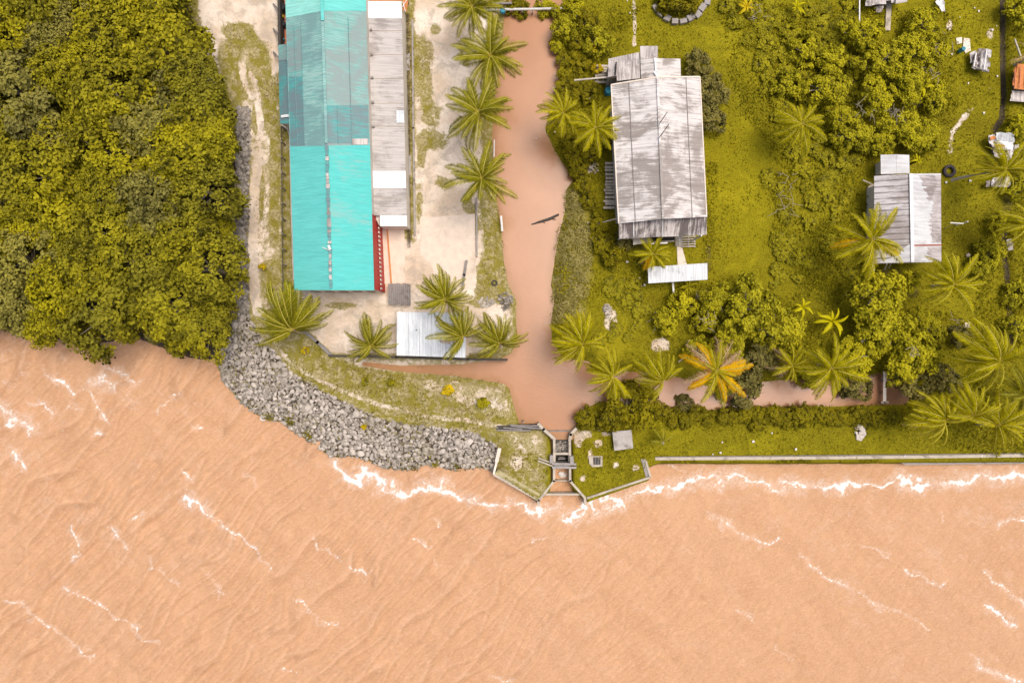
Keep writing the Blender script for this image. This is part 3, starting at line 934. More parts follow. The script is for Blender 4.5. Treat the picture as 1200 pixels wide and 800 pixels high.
def crown_kind(kind, n, mat, h, r, bark, **kw):
    lst = []
    for i in range(n):
        c = crown_mesh(kind + '_crown', 100 + 7 * i + sum(map(ord, kind)), mat, **kw)
        t = trunk_mesh(kind + '_trunk', 50 + i, h, r, list(c['tips']), bark)
        lst.append((c, t))
    CROWNS[kind] = (lst, kw.get('Rx', 2.4), h)


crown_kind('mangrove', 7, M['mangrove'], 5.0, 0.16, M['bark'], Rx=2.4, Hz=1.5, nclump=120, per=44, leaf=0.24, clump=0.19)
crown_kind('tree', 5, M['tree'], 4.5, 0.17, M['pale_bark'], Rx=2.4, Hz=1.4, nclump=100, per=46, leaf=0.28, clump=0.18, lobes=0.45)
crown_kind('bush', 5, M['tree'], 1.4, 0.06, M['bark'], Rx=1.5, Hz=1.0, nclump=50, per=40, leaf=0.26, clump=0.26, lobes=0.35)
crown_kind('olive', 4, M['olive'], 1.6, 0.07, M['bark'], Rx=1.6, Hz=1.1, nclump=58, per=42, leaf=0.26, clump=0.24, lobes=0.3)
crown_kind('sprig', 3, M['yellow_leaf'], 0.6, 0.03, M['bark'], Rx=0.6, Hz=0.45, nclump=20, per=24, leaf=0.20, clump=0.34)

_tn = [0]


def plant(name, kind, px, py, r_px, h, label, cat, group=None, squash=1.0, mat=None):
    """h = height of the crown's middle above the ground"""
    lst, R0, h0 = CROWNS[kind]
    c, t = lst[_tn[0] % len(lst)]
    _tn[0] += 1
    p = P(px, py, h)
    g0 = float(ground_z(np.array([p[0]]), np.array([p[1]]))[0])
    g0 = max(g0, -1.7)
    root = thing(name, label, cat, (p[0], p[1], g0), group, rnd.uniform(0, 6.28))
    k = r_px / 10 * (CAM_H - h) / CAM_H / R0
    lift = h
    o = link('crown', c, root)
    o.location = (0, 0, lift)
    o.scale = (k * rnd.uniform(0.93, 1.07), k * rnd.uniform(0.93, 1.07), k * squash)
    o.rotation_euler = (rnd.uniform(-.12, .12), rnd.uniform(-.12, .12), rnd.uniform(0, 6.28))
    if mat:
        o.material_slots[0].link = 'OBJECT'
        o.material_slots[0].material = mat
    o2 = link('trunk' if name.endswith('tree') else 'stem', t, root)
    o2.location = (0, 0, lift)
    o2.scale = (k, k, (lift + 0.3) / h0)
    o2.rotation_euler = (0, 0, o.rotation_euler.z)
    return root


# ------------------------------------------------------------------ the mangrove stand on the left shore
def fits(px, py):
    p = P(px, py, 4.5)
    return float(sdist(np.array([p[0]]), np.array([p[1]]), FOREST_TOP)[0])


BELT = [[(48, -30), (62, 12), (100, 58), (96, 92), (128, 140), (150, 195)], [(170, 40), (150, 70), (175, 130)], [(20, 80), (30, 150), (60, 200)], [(130, 230), (160, 250)], [(20, 330), (60, 360), (110, 380)], [(150, 380), (180, 390)], [(0, 35), (12, 60)]]
spots = []
for it in range(14000):
    px = rnd.uniform(-95, 290)
    py = rnd.uniform(-95, 425)
    r = rnd.uniform(34, 44) if it < 500 else (rnd.uniform(24, 34) if it < 4000 else rnd.uniform(14, 23))
    d = fits(px, py)
    if d < r * 0.1 * 0.62:
        if d < 0.9 or it < 4000:
            continue
        r = min(max(11, d * 10 * 1.05), 19)
    if any((px - a) ** 2 + (py - b) ** 2 < (0.63 * (r + c)) ** 2 for a, b, c in spots):
        continue
    spots.append((px, py, r))
for px, py, r in spots:
    d = fits(px, py)
    h = rnd.uniform(4.0, 5.4) + r * 0.035 if r > 19 else rnd.uniform(2.6, 4.0)
    south = py > 352 and d < 4.5
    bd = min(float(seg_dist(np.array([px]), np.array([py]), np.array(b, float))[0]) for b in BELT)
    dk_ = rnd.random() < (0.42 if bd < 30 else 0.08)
    lab = ('dark grey-green mangrove tree in the dark belts of the left canopy' if dk_ else 'mangrove tree at the lower rim of the canopy, hanging over the brown sea' if south else
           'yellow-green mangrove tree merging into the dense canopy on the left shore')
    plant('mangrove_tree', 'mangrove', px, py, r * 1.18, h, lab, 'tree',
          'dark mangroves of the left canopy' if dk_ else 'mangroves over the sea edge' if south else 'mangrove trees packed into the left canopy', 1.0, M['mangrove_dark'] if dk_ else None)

# ------------------------------------------------------------------ broadleaf trees and bushes round the houses
TREES = [  # kind, px, py, r, height, label, material
    ('tree', 876, 362, 34, 4.6, 'broad yellow-green tree below the long lawn, largest of its clump', 0),
    ('tree', 912, 388, 27, 4.0, 'leafy tree just right of the broad tree, above the pink-fringed palm', 0),
    ('tree', 858, 398, 24, 3.6, 'leafy tree directly above the orange palm', 0),
    ('tree', 842, 350, 20, 3.0, 'small tree at the upper left edge of the clump right of the metal awning', 0),
    ('tree', 890, 420, 22, 3.2, 'leafy tree overhanging the canal between orange and pink-fringed palms', 'olive'),
    ('tree', 1031, 346, 35, 5.0, 'round dense tree crown just below the small grey cottage', 0),
    ('tree', 1029, 385, 26, 4.4, 'bright leafy tree under the round crown, left of the pale branches', 0),
    ('tree', 1069, 412, 33, 4.6, 'tree with bare pale branches showing in its crown, beside the footbridge', 0),
    ('tree', 1003, 418, 22, 3.6, 'leafy tree between the bright canal palm and the footbridge', 0),
    ('tree', 1050, 396, 18, 3.8, 'small tree squeezed between the round crown and the pale-branched tree', 0),
    ('tree', 1088, 385, 18, 2.6, 'low tree left of the white board near the lower right palms', 0),
    ('olive', 1076, 447, 25, 2.6, 'dark bush at the right end of the canal, under the pale-branched tree', 0),
    ('olive', 1008, 452, 19, 1.8, 'dark bush dipping into the canal left of the footbridge', 0),
    ('olive', 873, 455, 25, 2.0, 'dark bush in the canal right of the orange palm', 0),
    ('olive', 805, 474, 11, 1.2, 'small dark bush on the canal bank below the orange palm', 0),
    ('olive', 735, 473, 29, 1.8, 'big round bush above the square concrete slab', 'grassbush'),
    ('olive', 690, 491, 15, 1.2, 'small bush at the canal corner beside the sluice', 'grassbush'),
    ('olive', 762, 470, 18, 1.6, 'bush on the right shoulder of the big bush above the slab', 'grassbush'),
    ('olive', 714, 492, 16, 1.4, 'low bush between the sluice bush and the concrete slab', 'grassbush'),
    ('olive', 829, 108, 20, 1.6, 'dark olive bush beside the upper right corner of the big grey house', 0),
    ('olive', 833, 140, 18, 1.6, 'dark olive bush halfway down the right wall of the big house', 0),
    ('olive', 819, 78, 18, 1.4, 'dark olive bush behind the back annex of the big house', 0),
    ('olive', 795, -3, 22, 1.2, 'round bush growing inside the broken concrete ring', 'grassbush'),
    ('bush', 661, 32, 15, 1.6, 'bush on the east canal bank just below the pipe crossing', 0),
    ('bush', 655, 48, 10, 1.2, 'small bush overhanging the canal under the pipe crossing bush', 0),
    ('bush', 700, 50, 17, 1.5, 'bush with yellow banana leaves left of the back annex', 0),
    ('bush', 672, 8, 12, 1.2, 'small bush at the right end of the canal pipe', 0),
    ('bush', 652, 10, 8, 1.0, 'tiny bush under the right end of the canal pipe', 0),
    ('bush', 640, 1, 12, 1.2, 'bush at the top edge above the canal pipe', 0),
    ('bush', 606, 2, 14, 1.3, 'dense bush behind the blue drum on the pipe crossing', 'grassbush'),
    ('tree', 1035, 72, 26, 2.6, 'leafy tree in the upper scrub below the ruined shed', 0),
    ('tree', 1072, 62, 24, 2.6, 'scrubby tree with bare twigs left of the crumpled white shack', 0),
    ('tree', 1064, 96, 24, 2.8, 'leafy tree in the upper scrub left of the banana plant', 0),
    ('tree', 1028, 112, 22, 2.8, 'leafy tree right of the dark gap in the upper scrub', 0),
    ('tree', 966, 104, 27, 2.4, 'round low tree left of the dark gap in the upper scrub', 0),
    ('tree', 985, 138, 18, 2.4, 'leafy tree right of the drooping field palm', 0),
    ('tree', 1000, 160, 19, 2.2, 'low tree between the drooping palm and the small cottage', 0),
    ('tree', 1060, 150, 23, 2.6, 'leafy tree directly above the cottage annex', 0),
    ('tree', 1085, 160, 18, 2.2, 'yellowish tree at the upper right of the cottage annex', 0),
    ('tree', 1034, 165, 17, 2.2, 'small tree touching the left side of the cottage annex', 0),
    ('tree', 1010, 40, 22, 2.2, 'leafy tree left of the walkway from the ruined shed', 0),
    ('tree', 1083, 30, 20, 2.2, 'leafy tree right of the walkway, below the white scrap', 0),
    ('bush', 1100, 58, 14, 1.4, 'thin twiggy bush just left of the small concrete pad', 0),
    ('bush', 1095, 120, 14, 1.2, 'bush at the lower right rim of the upper scrub', 0),
    ('bush', 975, 72, 18, 1.2, 'low bush in the field left of the fence line', 0),
    ('bush', 940, 60, 18, 1.0, 'low bush amid the weed field', 0),
    ('bush', 925, 100, 18, 1.0, 'low bush above the drooping field palm', 0),
    ('bush', 1100, 105, 12, 1.3, 'little bush right of the banana plant', 0),
    ('bush', 1160, 295, 17, 1.2, 'low bush on the left side of the dark ditch', 0),
    ('bush', 1150, 312, 14, 1.1, 'small bush below the ditch bush, right of the grey ball', 0),
    ('bush', 1172, 262, 13, 1.1, 'small bush left of the yellow palm at the right edge', 0),
    ('bush', 1195, 345, 16, 1.4, 'bush at the right edge beyond the dark ditch', 0),
    ('bush', 1196, 382, 14, 1.4, 'bush at the right edge above the lower right palms', 0),
    ('bush', 1194, 12, 18, 1.4, 'yellowish bush in the top right corner', 0),
    ('bush', 1192, 150, 14, 1.2, 'bush at the right edge above the wrecked hut', 0),
    ('bush', 1196, 190, 12, 1.2, 'bush right of the wrecked hut', 0),
    ('bush', 1194, 222, 14, 1.2, 'bush at the right edge below the wrecked hut', 0),
    ('bush', 826, 375, 16, 1.6, 'bush with pale twigs left of the broad tree', 0),
    ('bush', 800, 358, 16, 1.4, 'bush under the spiky plant below the metal awning', 0),
    ('bush', 782, 376, 15, 1.2, 'bush between the sandy patch and the metal awning', 0),
    ('bush', 818, 408, 15, 1.4, 'bush just above the orange palm crown', 0),
    ('olive', 733, 283, 13, 1.2, 'dark bush tucked under the lower left corner of the big house', 0),
    ('olive', 718, 300, 14, 1.0, 'dark bush left of the yellow plant at the veranda', 'grassbush'),
    ('bush', 950, 445, 12, 1.1, 'bush under the bright canal palm', 0),
    ('olive', 1110, 445, 16, 1.3, 'dark bush between the canal end and the lower right palms', 0),
    ('olive', 1128, 395, 15, 1.0, 'dark bush under the white board', 0),
    ('sprig', 525, 457, 6.5, 0.6, 'bright yellow sprig on the bank below the white roofed shed', 0),
    ('sprig', 459, 449, 4.5, 0.5, 'yellow-green sprig on the dike, middle one of three', 'weed'),
    ('sprig', 428, 447, 4, 0.5, 'yellow-green sprig on the dike, nearest the rocks', 'weed'),
    ('sprig', 566, 472, 7, 0.6, 'yellow-green sprig near the timber bulkhead', 'weed'),
    ('sprig', 307, 313, 4.5, 0.5, 'yellow-green sprig on the sandy path left of the teal hall', 0),
    ('sprig', 358, 411, 4, 0.5, 'small sprig under the wind-bent palm by the rocks', 0),
    ('sprig', 329, 19, 3.5, 0.6, 'small potted-looking sprig on the red terrace', 0),
    ('sprig', 425, 501, 3.5, 0.4, 'yellow-green sprig growing among the grey rocks', 0),
    ('sprig', 700, 80, 6, 0.8, 'yellow sprig beside the boards on the canal side of the house', 0),
]
M['grassbush'] = leaf_mat('bank_bush_leaves', (0.065, 0.056, 0.004), (0.38, 0.315, 0.009), (0.20, 0.175, 0.010), 0.5)
for kind, px, py, r, h, lab, mt in TREES:
    nm = {'tree': 'broadleaf_tree', 'bush': 'bush', 'olive': 'bush', 'sprig': 'shrub_sprig'}[kind]
    plant(nm, kind, px, py, r * 0.98, h * (0.72 if kind == 'tree' else 0.9), lab, {'broadleaf_tree': 'tree', 'bush': 'bush', 'shrub_sprig': 'shrub'}[nm],
          None, 1.0, M[mt] if mt else None)
# bank bushes south of the canal arm, leaf colour darkened for the hedge's shade
for i in range(38):
    px = 778 + i * 7.5 + rnd.uniform(-4, 4)
    plant('bush', 'olive' if i % 2 else 'bush', px, 485.5 + rnd.uniform(-2, 11) * (1 if i % 2 else 0.5), rnd.uniform(5, 11), rnd.uniform(0.25, 0.7),
          'low dark bush in the ragged row on the bank south of the canal arm', 'bush', 'bank bushes south of the canal arm', 0.7, M['grassbush'])
# brushwood along the east bank of the canal
for i, (px, py, r) in enumerate([(662, 68, 9), (664, 88, 9), (660, 102, 9), (668, 168, 10), (672, 182, 11), (680, 200, 10), (684, 216, 9), (690, 236, 9), (702, 262, 10), (706, 284, 11), (668, 118, 8), (676, 100, 10), (680, 74, 11), (690, 108, 11), (676, 50, 9), (688, 24, 10), (704, 168, 10), (692, 180, 10)]):
    plant('bush', 'bush' if i % 2 else 'olive', px, py, r * 1.15, 0.7, 'low brushwood bush on the east bank of the main canal', 'bush',
          'brushwood along the east canal bank', 0.8, M['grassbush'])
# wild shrubs of the weed field
n = 0
for _ in range(4000):
    px, py = rnd.uniform(850, 1005), rnd.uniform(4, 200)
    if px < 850 + py * 0.45:
        continue
    if py > 150 and px < 905:
        continue
    if not hasattr(rnd, 'fs'):
        rnd.fs = []
    if any((px - a) ** 2 + (py - b) ** 2 < 17 ** 2 for a, b in rnd.fs):
        continue
    if any((px - t[1]) ** 2 + (py - t[2]) ** 2 < (t[3] * .7 + 6) ** 2 for t in TREES) or (px - 937) ** 2 + (py - 148) ** 2 < 26 ** 2:
        continue
    rnd.fs.append((px, py))
    plant('bush', 'bush', px, py, rnd.uniform(8, 13), rnd.uniform(0.2, 0.4), 'low yellow-green weed bush in the overgrown field between the houses', 'bush',
          'weed bushes in the overgrown field', 0.42, M['weed'])
    n += 1
    if n > 62:
        break

for i in range(34):
    px, py = rnd.uniform(898, 1003), rnd.uniform(205, 335)
    if px > 985 and 240 < py < 320:
        continue
    plant('bush', 'bush', px, py, rnd.uniform(5, 11), rnd.uniform(0.15, 0.3), 'low scattered weed clump on the rough ground left of the small cottage', 'bush',
          'weed clumps left of the cottage', 0.35, M['weed'])
for i in range(22):
    px, py = rnd.uniform(700, 760), rnd.uniform(300, 400)
    if 705 < px < 725 and 355 < py < 380:
        continue
    plant('bush', 'bush', px, py, rnd.uniform(5, 10), rnd.uniform(0.15, 0.3), 'low weed clump between the reeds and the metal awning', 'bush',
          'weed clumps by the reeds', 0.35, M['weed'])

# ------------------------------------------------------------------ coconut palms
def frond_mesh(name, seed, mats, L=4.2, roll=0.0, bend=0.0, droop=1.0, ragged=0.0, wid=0.58, n=72):
    """a feather frond along +X: rib, and two rows of leaflets hanging from it"""
    g = np.random.default_rng(seed)
    s_ = np.linspace(0, 1, 15)
    th = 0.62 - s_ * 1.35 * droop                # pitch along the rib
    dx = np.cos(th)
    dz = np.sin(th)
    x = np.concatenate([[0], np.cumsum((dx[1:] + dx[:-1]) / 2)]) / 14 * L
    z = np.concatenate([[0], np.cumsum((dz[1:] + dz[:-1]) / 2)]) / 14 * L
    y = bend * (s_ ** 1.8) * L
    mb = MB()
    pts = [(x[i], y[i], z[i]) for i in range(15)]
    mb.tube(pts, [0.048 * (1 - 0.85 * t) + 0.006 for t in s_], 5, 1)
    V = list(mb.v)
    F = list(mb.f)
    mi = list(mb.m)
    T = [0.7] * len(V)
    for side in (-1, 1):
        for i in range(n):
            t = 0.10 + 0.90 * (i + g.uniform(-.3, .3)) / n
            t = min(max(t, 0.05), 0.995)
            if g.random() < ragged:
                continue
            p = Vector((np.interp(t, s_, x), np.interp(t, s_, y), np.interp(t, s_, z)))
            t2 = min(t + 0.03, 1.0)
            tan = (Vector((np.interp(t2, s_, x), np.interp(t2, s_, y), np.interp(t2, s_, z))) - p)
            if tan.length < 1e-4:
                tan = Vector((1, bend, -0.7))
            tan.normalize()
            sd_ = Vector((0, 0, 1)).cross(tan).normalized()
            up = tan.cross(sd_)
            a = roll + side * R(0)
            q = Quaternion(tan, roll)
            sd2 = q @ (sd_ * side)
            up2 = q @ up
            ln = wid * (math.sin(math.pi * min(0.14 + 0.83 * t, 1.0)) ** 0.75) * 1.35 * g.uniform(0.62, 1.2)
            fwd = 0.55 + 0.55 * t
            d = (sd2 * 0.95 + tan * fwd + up2 * 0.10).normalized()
            tip = p + d * ln + Vector((0, 0, -0.30 * ln - (0.25 * ln if ragged else 0)))
            w = (0.030 + 0.016 * g.random()) * (1 - 0.3 * t)
            m1 = p + d * ln * 0.45
            wv_ = tan * w
            k = len(V)
            V += [tuple(p), tuple(m1 + wv_), tuple(tip), tuple(m1 - wv_)]
            F.append((k, k + 1, k + 2, k + 3))
            mi.append(0)
            tn = min(max(0.52 + 0.22 * g.normal() + 0.20 * side, 0), 1)
            T += [tn * 0.7, tn, min(tn * 1.15, 1), tn]
    return raw_mesh(name, np.array(V), F, mats, mi, T)


FR = {}
for kind, mt, rb, rg in (('green', 'frond', 'rib', 0.0), ('bright', 'frond_bright', 'rib', 0.0), ('yellow', 'frond_yellow', 'rib', 0.05), ('dead', 'frond_dead', 'rib_pale', 0.45)):
    FR[kind] = [frond_mesh('frond', 11 + i, [M[mt], M[rb]], 4.2, rl, bd, dr, rg, 0.58 if kind != 'dead' else 0.6)
                for i, (rl, bd, dr) in enumerate([(0.0, 0.06, 1.0), (0.45, 0.17, 1.05), (-0.45, -0.17, 1.05), (0.8, 0.27, 1.1), (-0.8, -0.27, 1.1), (0.25, -0.10, 0.85), (-0.25, 0.10, 1.2)])]
coco_mb = MB()
coco_mb.lathe((0, 0, -0.14), [(0.02, 0), (0.1, 0.04), (0.13, 0.13), (0.1, 0.22), (0.02, 0.28)], 8)
coco_me = raw_mesh('coconut', np.array(coco_mb.v), coco_mb.f, [M['coconut']], None, None, True)


def palm(px, py, r_px, h, label, kind='green', wind=None, ws=0.0, n=19, seed=0, dead=(), gap=None, base=None, dk='dead', cat='palm', low=0.0, name='coconut_palm', only=None):
    """crown heart seen at (px, py); r_px = reach of the fronds; wind = direction the crown is combed to (deg, 0 = right, 90 = up)"""
    g = random.Random(seed * 31 + int(px) + int(py) * 7)
    c = Vector(P(px, py, h))
    if base:
        b = Vector(P(base[0], base[1], 0))
    else:
        b = Vector((c.x + g.uniform(-.7, .7), c.y + g.uniform(-.7, .7), 0))
    if not base:
        q = (c.x * CAM_H / (CAM_H - h), c.y * CAM_H / (CAM_H - h))
        b = Vector((b.x * 0.5 + q[0] * 0.5, b.y * 0.5 + q[1] * 0.5, 0))
    b.z = max(float(ground_z(np.array([b.x]), np.array([b.y]))[0]), -1.0) - 0.1
    root = thing(name, label, cat, b)
    mb = MB()
    top = c - b
    m1 = top * 0.35 + Vector((g.uniform(-.15, .15), g.uniform(-.15, .15), 0))
    m1 = Vector((top.x * 0.22, top.y * 0.22, top.z * 0.4))
    m2 = Vector((top.x * 0.6, top.y * 0.6, top.z * 0.75))
    mb.tube([Vector((0, 0, 0)), Vector((0, 0, 0.4)) + top * 0.02, m1, m2, top], [0.24, 0.18, 0.15, 0.13, 0.15], 8)
    o = link('trunk', raw_mesh('palm_trunk', np.array(mb.v), mb.f, [M['pale_bark']], mb.m, None, True), root)
    k0 = (r_px / 10) * (CAM_H - h) / CAM_H / 3.45
    off = g.uniform(0, 6.28)
    if n > 12:
        n += 12
    for i in range(n):
        lay = i / max(n - 1, 1)                       # 0 young upright .. 1 old drooping
        a = off + i * 2.39996 + g.uniform(-.42, .42)
        ln = g.uniform(0.74, 1.08)
        if 0.25 < lay and g.random() < 0.14:
            continue
        tilt = R(34) * (1 - lay) + R(-24) * lay + R(g.uniform(-12, 12)) - low
        if only is not None:
            a = R(only[i % len(only)] + g.uniform(-5, 5))
        bendside = g.choice([0, 1, 2, 5, 6])
        if wind is not None:
            w = R(wind)
            dl = math.atan2(math.sin(a - w), math.cos(a - w))
            a = w + dl * (1 - 0.60 * ws * (1 - 0.4 * abs(dl) / math.pi))
            dl2 = abs(math.atan2(math.sin(a - w), math.cos(a - w)))
            ln *= 1 - 0.55 * ws * (dl2 / math.pi)
            bendside = (4 if dl > 0 else 3) if dl2 > 0.25 else g.choice([0, 1, 2])
            if g.random() < 0.3:
                bendside = g.choice([1, 2, 5])
        if gap and abs(math.atan2(math.sin(a - R(gap[0])), math.cos(a - R(gap[0])))) < R(gap[1]) and lay > 0.3:
            continue
        kd = kind
        if kind == 'mix':
            kd = 'yellow' if lay > 0.22 and i % 4 else 'bright'
            if lay <= 0.22:
                ln *= 0.6
        if any(abs(math.atan2(math.sin(a - R(q)), math.cos(a - R(q)))) < R(13) for q in dead) and lay > 0.45:
            kd = dk
        f = link('frond', FR[kd][bendside], root)
        f.location = top + Vector((0, 0, 0.02 * (n - i)))
        f.rotation_euler = (0, -tilt, a)
        sc_ = k0 * ln * (1.0 if lay > 0.15 else 0.8)
        f.scale = (sc_, sc_, sc_)
    if n > 12 and kind != 'dead' and g.random() < 0.45:
        f = link('frond', FR['dead'][5], root)
        f['label'] = 'dry brown hanging frond'
        f.location = top + Vector((0, 0, -0.25))
        f.rotation_euler = (0, R(38), g.uniform(0, 6.28))
        f.scale = (k0 * 0.8,) * 3
    if n > 12:
        for i in range(5):
            a = g.uniform(0, 6.28)
            cc = link('coconut', coco_me, root)
            cc.location = top + Vector((math.cos(a) * 0.26, math.sin(a) * 0.26, -0.32))
    return root


W = 'green'
palm(554, 12, 36, 7.0, 'coconut palm at the top edge, northernmost on the west canal bank', W, None, 0, 20, 1)
palm(575, 68, 42, 8.0, 'coconut palm with orange heart, second down on the west canal bank', W, None, 0, 19, 2)
palm(561, 134, 42, 8.0, 'coconut palm with long comb-like fronds, third down on the west canal bank', W, None, 0, 19, 3, gap=(-40, 14))
palm(565, 211, 41, 7.5, 'coconut palm reaching over the canal, fourth down beside the concrete yard', W, None, 0, 18, 4, gap=(-100, 22))
palm(345, 386, 54, 6.0, 'palm with fronds blown upward at the corner of the rock bank', W, 105, 0.75, 19, 5)
palm(436, 405, 36, 3.2, 'young palm on bare sand left of the white shed roof', W, 100, 0.45, 18, 6)
palm(522, 351, 36, 7.0, 'coconut palm between the dark timber lid and the white shed', W, 110, 0.35, 22, 7)
palm(543, 394, 40, 6.0, 'coconut palm spreading over the right half of the white shed roof', W, 135, 0.7, 17, 8, dead=(188, 200))
palm(585, 402, 37, 6.0, 'coconut palm at the canal edge right of the white shed', W, 115, 0.55, 18, 9)
B = 'bright'
palm(660, 134, 30, 6.0, 'palm at the canal edge beside the twin palm touching the big house', B, 160, 0.35, 18, 10)
palm(697, 152, 29, 6.5, 'palm with thin pale ribs touching the left roof edge of the big house', B, None, 0, 24, 11)
palm(937, 147, 30, 5.0, 'drooping field palm with pale thin ribs amid the weeds', B, None, 0, 20, 12, low=0.25)
palm(1018, 282, 38, 7.0, 'palm with hanging orange fronds covering the lower left roof of the cottage', B, None, 0, 20, 15, dead=(182, 250, 320, 130), gap=(-60, 14), dk='yellow')
palm(1112, 334, 40, 6.5, 'coconut palm just below the cottage lower right corner', B, 100, 0.4, 20, 16, gap=(-15, 14))
palm(1165, 423, 52, 8.0, 'big palm with fronds combed left and up, at the lower right edge', B, 135, 0.7, 22, 17)
palm(1104, 492, 44, 6.0, 'palm with fronds combed left over the lower right bank', B, 165, 0.85, 18, 18)
palm(1136, 486, 38, 6.5, 'palm with upright fronds in the middle of the lower right trio', B, 105, 0.7, 17, 19)
palm(1166, 496, 36, 6.0, 'palm at the right end of the lower right trio', B, 20, 0.35, 16, 20)
palm(1197, 462, 34, 5.0, 'dark green palm with thin pale ribs cut by the right edge', 'green', None, 0, 14, 21)
palm(682, 403, 38, 6.0, 'palm leaning over the canal corner, fronds combed to the upper left', B, 140, 0.55, 20, 22)
palm(717, 441, 33, 5.5, 'palm with spidery fronds above the canal mouth of the side arm', B, 170, 0.4, 19, 23)
palm(776, 446, 37, 6.0, 'palm folded to the upper left like an open fan over the side arm', B, 140, 1.0, 20, 24)
palm(837, 434, 39, 6.0, 'bright orange and yellow palm with dry pink fronds over the side arm', 'mix', None, 0, 24, 25, dead=(75, 175, 190, 235, 255, 10, 130, 30))
palm(926, 428, 26, 4.0, 'small palm fringed with pink dead fronds left of the bright canal palm', B, 130, 0.3, 16, 26, dead=(165, 185, 200, 215, 120))
palm(971, 431, 38, 5.5, 'bright broad-fronded palm standing over the side arm', B, None, 0, 15, 27, gap=(-25, 14))
palm(776, 517, 19, 1.4, 'young palm sprouting on the grass right of the concrete slab', 'green', 120, 0.9, 9, 28, low=-0.2)
palm(1174, 200, 34, 5.0, 'leaning palm whose pale trunk lies toward the tyre', B, 140, 0.3, 18, 29, base=(1116, 211))
palm(1200, 264, 34, 5.5, 'yellow-green palm cut by the right edge above the dark ditch', B, 170, 0.5, 16, 30)
palm(1204, 66, 20, 4.0, 'dry palm at the upper right edge above the rusty roof', 'dead', 215, 0.4, 9, 31)
palm(764, 298, 23, 2.4, 'yellow-leaved palm beside the veranda of the big house', B, None, 0, 15, 32, dead=(250, 200), dk='yellow')

# banana and spiky plants
def paddle_mesh(name, L, w, mat, rib):
    V, F, T = [], [], []
    n = 9
    for i in range(n):
        t = i / (n - 1)
        x = L * (t - 0.12 * t * t)
        z = L * (0.55 * t - 0.75 * t * t)
        ww = w * (math.sin(math.pi * min(0.06 + 0.94 * t, 1)) ** 0.55) * (0.6 if t < 0.12 else 1)
        V += [(x, -ww, z + ww * 0.28), (x, 0, z), (x, ww, z + ww * 0.28)]
        T += [0.55, 0.95, 0.75]
    for i in range(n - 1):
        a = i * 3
        F += [(a, a + 1, a + 4, a + 3), (a + 1, a + 2, a + 5, a + 4)]
    return raw_mesh(name, np.array(V), F, [mat], None, T)


ban = paddle_mesh('leaf', 2.2, 0.24, M['frond_bright'], None)
spk = paddle_mesh('leaf', 1.5, 0.09, M['weed'], None)
ban_y = paddle_mesh('leaf', 1.9, 0.26, M['yellow_leaf'], None)


def rosette(px, py, r_px, h, me, L, label, n=9, name='banana_plant', cat='banana plant'):
    c = Vector(P(px, py, h))
    z = float(ground_z(np.array([c.x]), np.array([c.y]))[0])
    root = thing(name, label, cat, (c.x, c.y, z))
    mb = MB()
    mb.tube([(c.x, c.y, z), (c.x + 0.03, c.y, z + h * 0.6), (c.x, c.y, z + h)], [0.13, 0.11, 0.08], 7)
    mb.build('stem', M['grass'], root)
    off = rnd.uniform(0, 6)
    for i in range(n):
        f = link('leaf', me, root)
        f.location = (0, 0, h - 0.05)
        k = r_px / 10 / L * rnd.uniform(0.6, 1.15)
        f.scale = (k, k, k)
        f.rotation_euler = (rnd.uniform(-.7, .7), -R(34) * (1 - i / n) + rnd.uniform(-.2, .25), off + i * 2.4 + rnd.uniform(-.4, .4))
    return root


rosette(941, 360, 15, 2.2, ban, 2.2, 'banana plant with narrow leaves right of the broad tree')
rosette(975, 376, 20, 2.5, ban, 2.2, 'larger banana plant above the bright canal palm', 11)
rosette(1081, 101, 15, 2.2, ban, 2.2, 'banana plant at the right edge of the upper scrub')
rosette(934, 8, 12, 1.6, ban, 2.2, 'banana plant near the top edge right of the concrete ring')
rosette(875, 8, 12, 1.2, ban_y, 1.9, 'yellow-leaved banana plant near the top edge')
rosette(694, 58, 8, 1.6, ban_y, 1.9, 'yellow-leaved banana plant left of the back annex', 7)
rosette(807, 336, 14, 1.3, spk, 1.5, 'spiky rosette plant at the lower edge of the metal awning', 12, 'spiky_plant', 'plant')
rosette(1076, 188, 10, 1.8, ban, 2.2, 'banana plant against the upper right of the cottage annex', 7)
rosette(935, 300, 9, 1.0, spk, 1.5, 'thin spiky plant in the middle of the weedy field', 9, 'spiky_plant', 'plant')
rosette(932, 245, 8, 0.8, spk, 1.5, 'thin spiky plant near the dry twigs left of the cottage', 9, 'spiky_plant', 'plant')
rosette(1196, 140, 10, 1.6, ban, 2.2, 'banana plant at the right edge above the wrecked hut', 7)

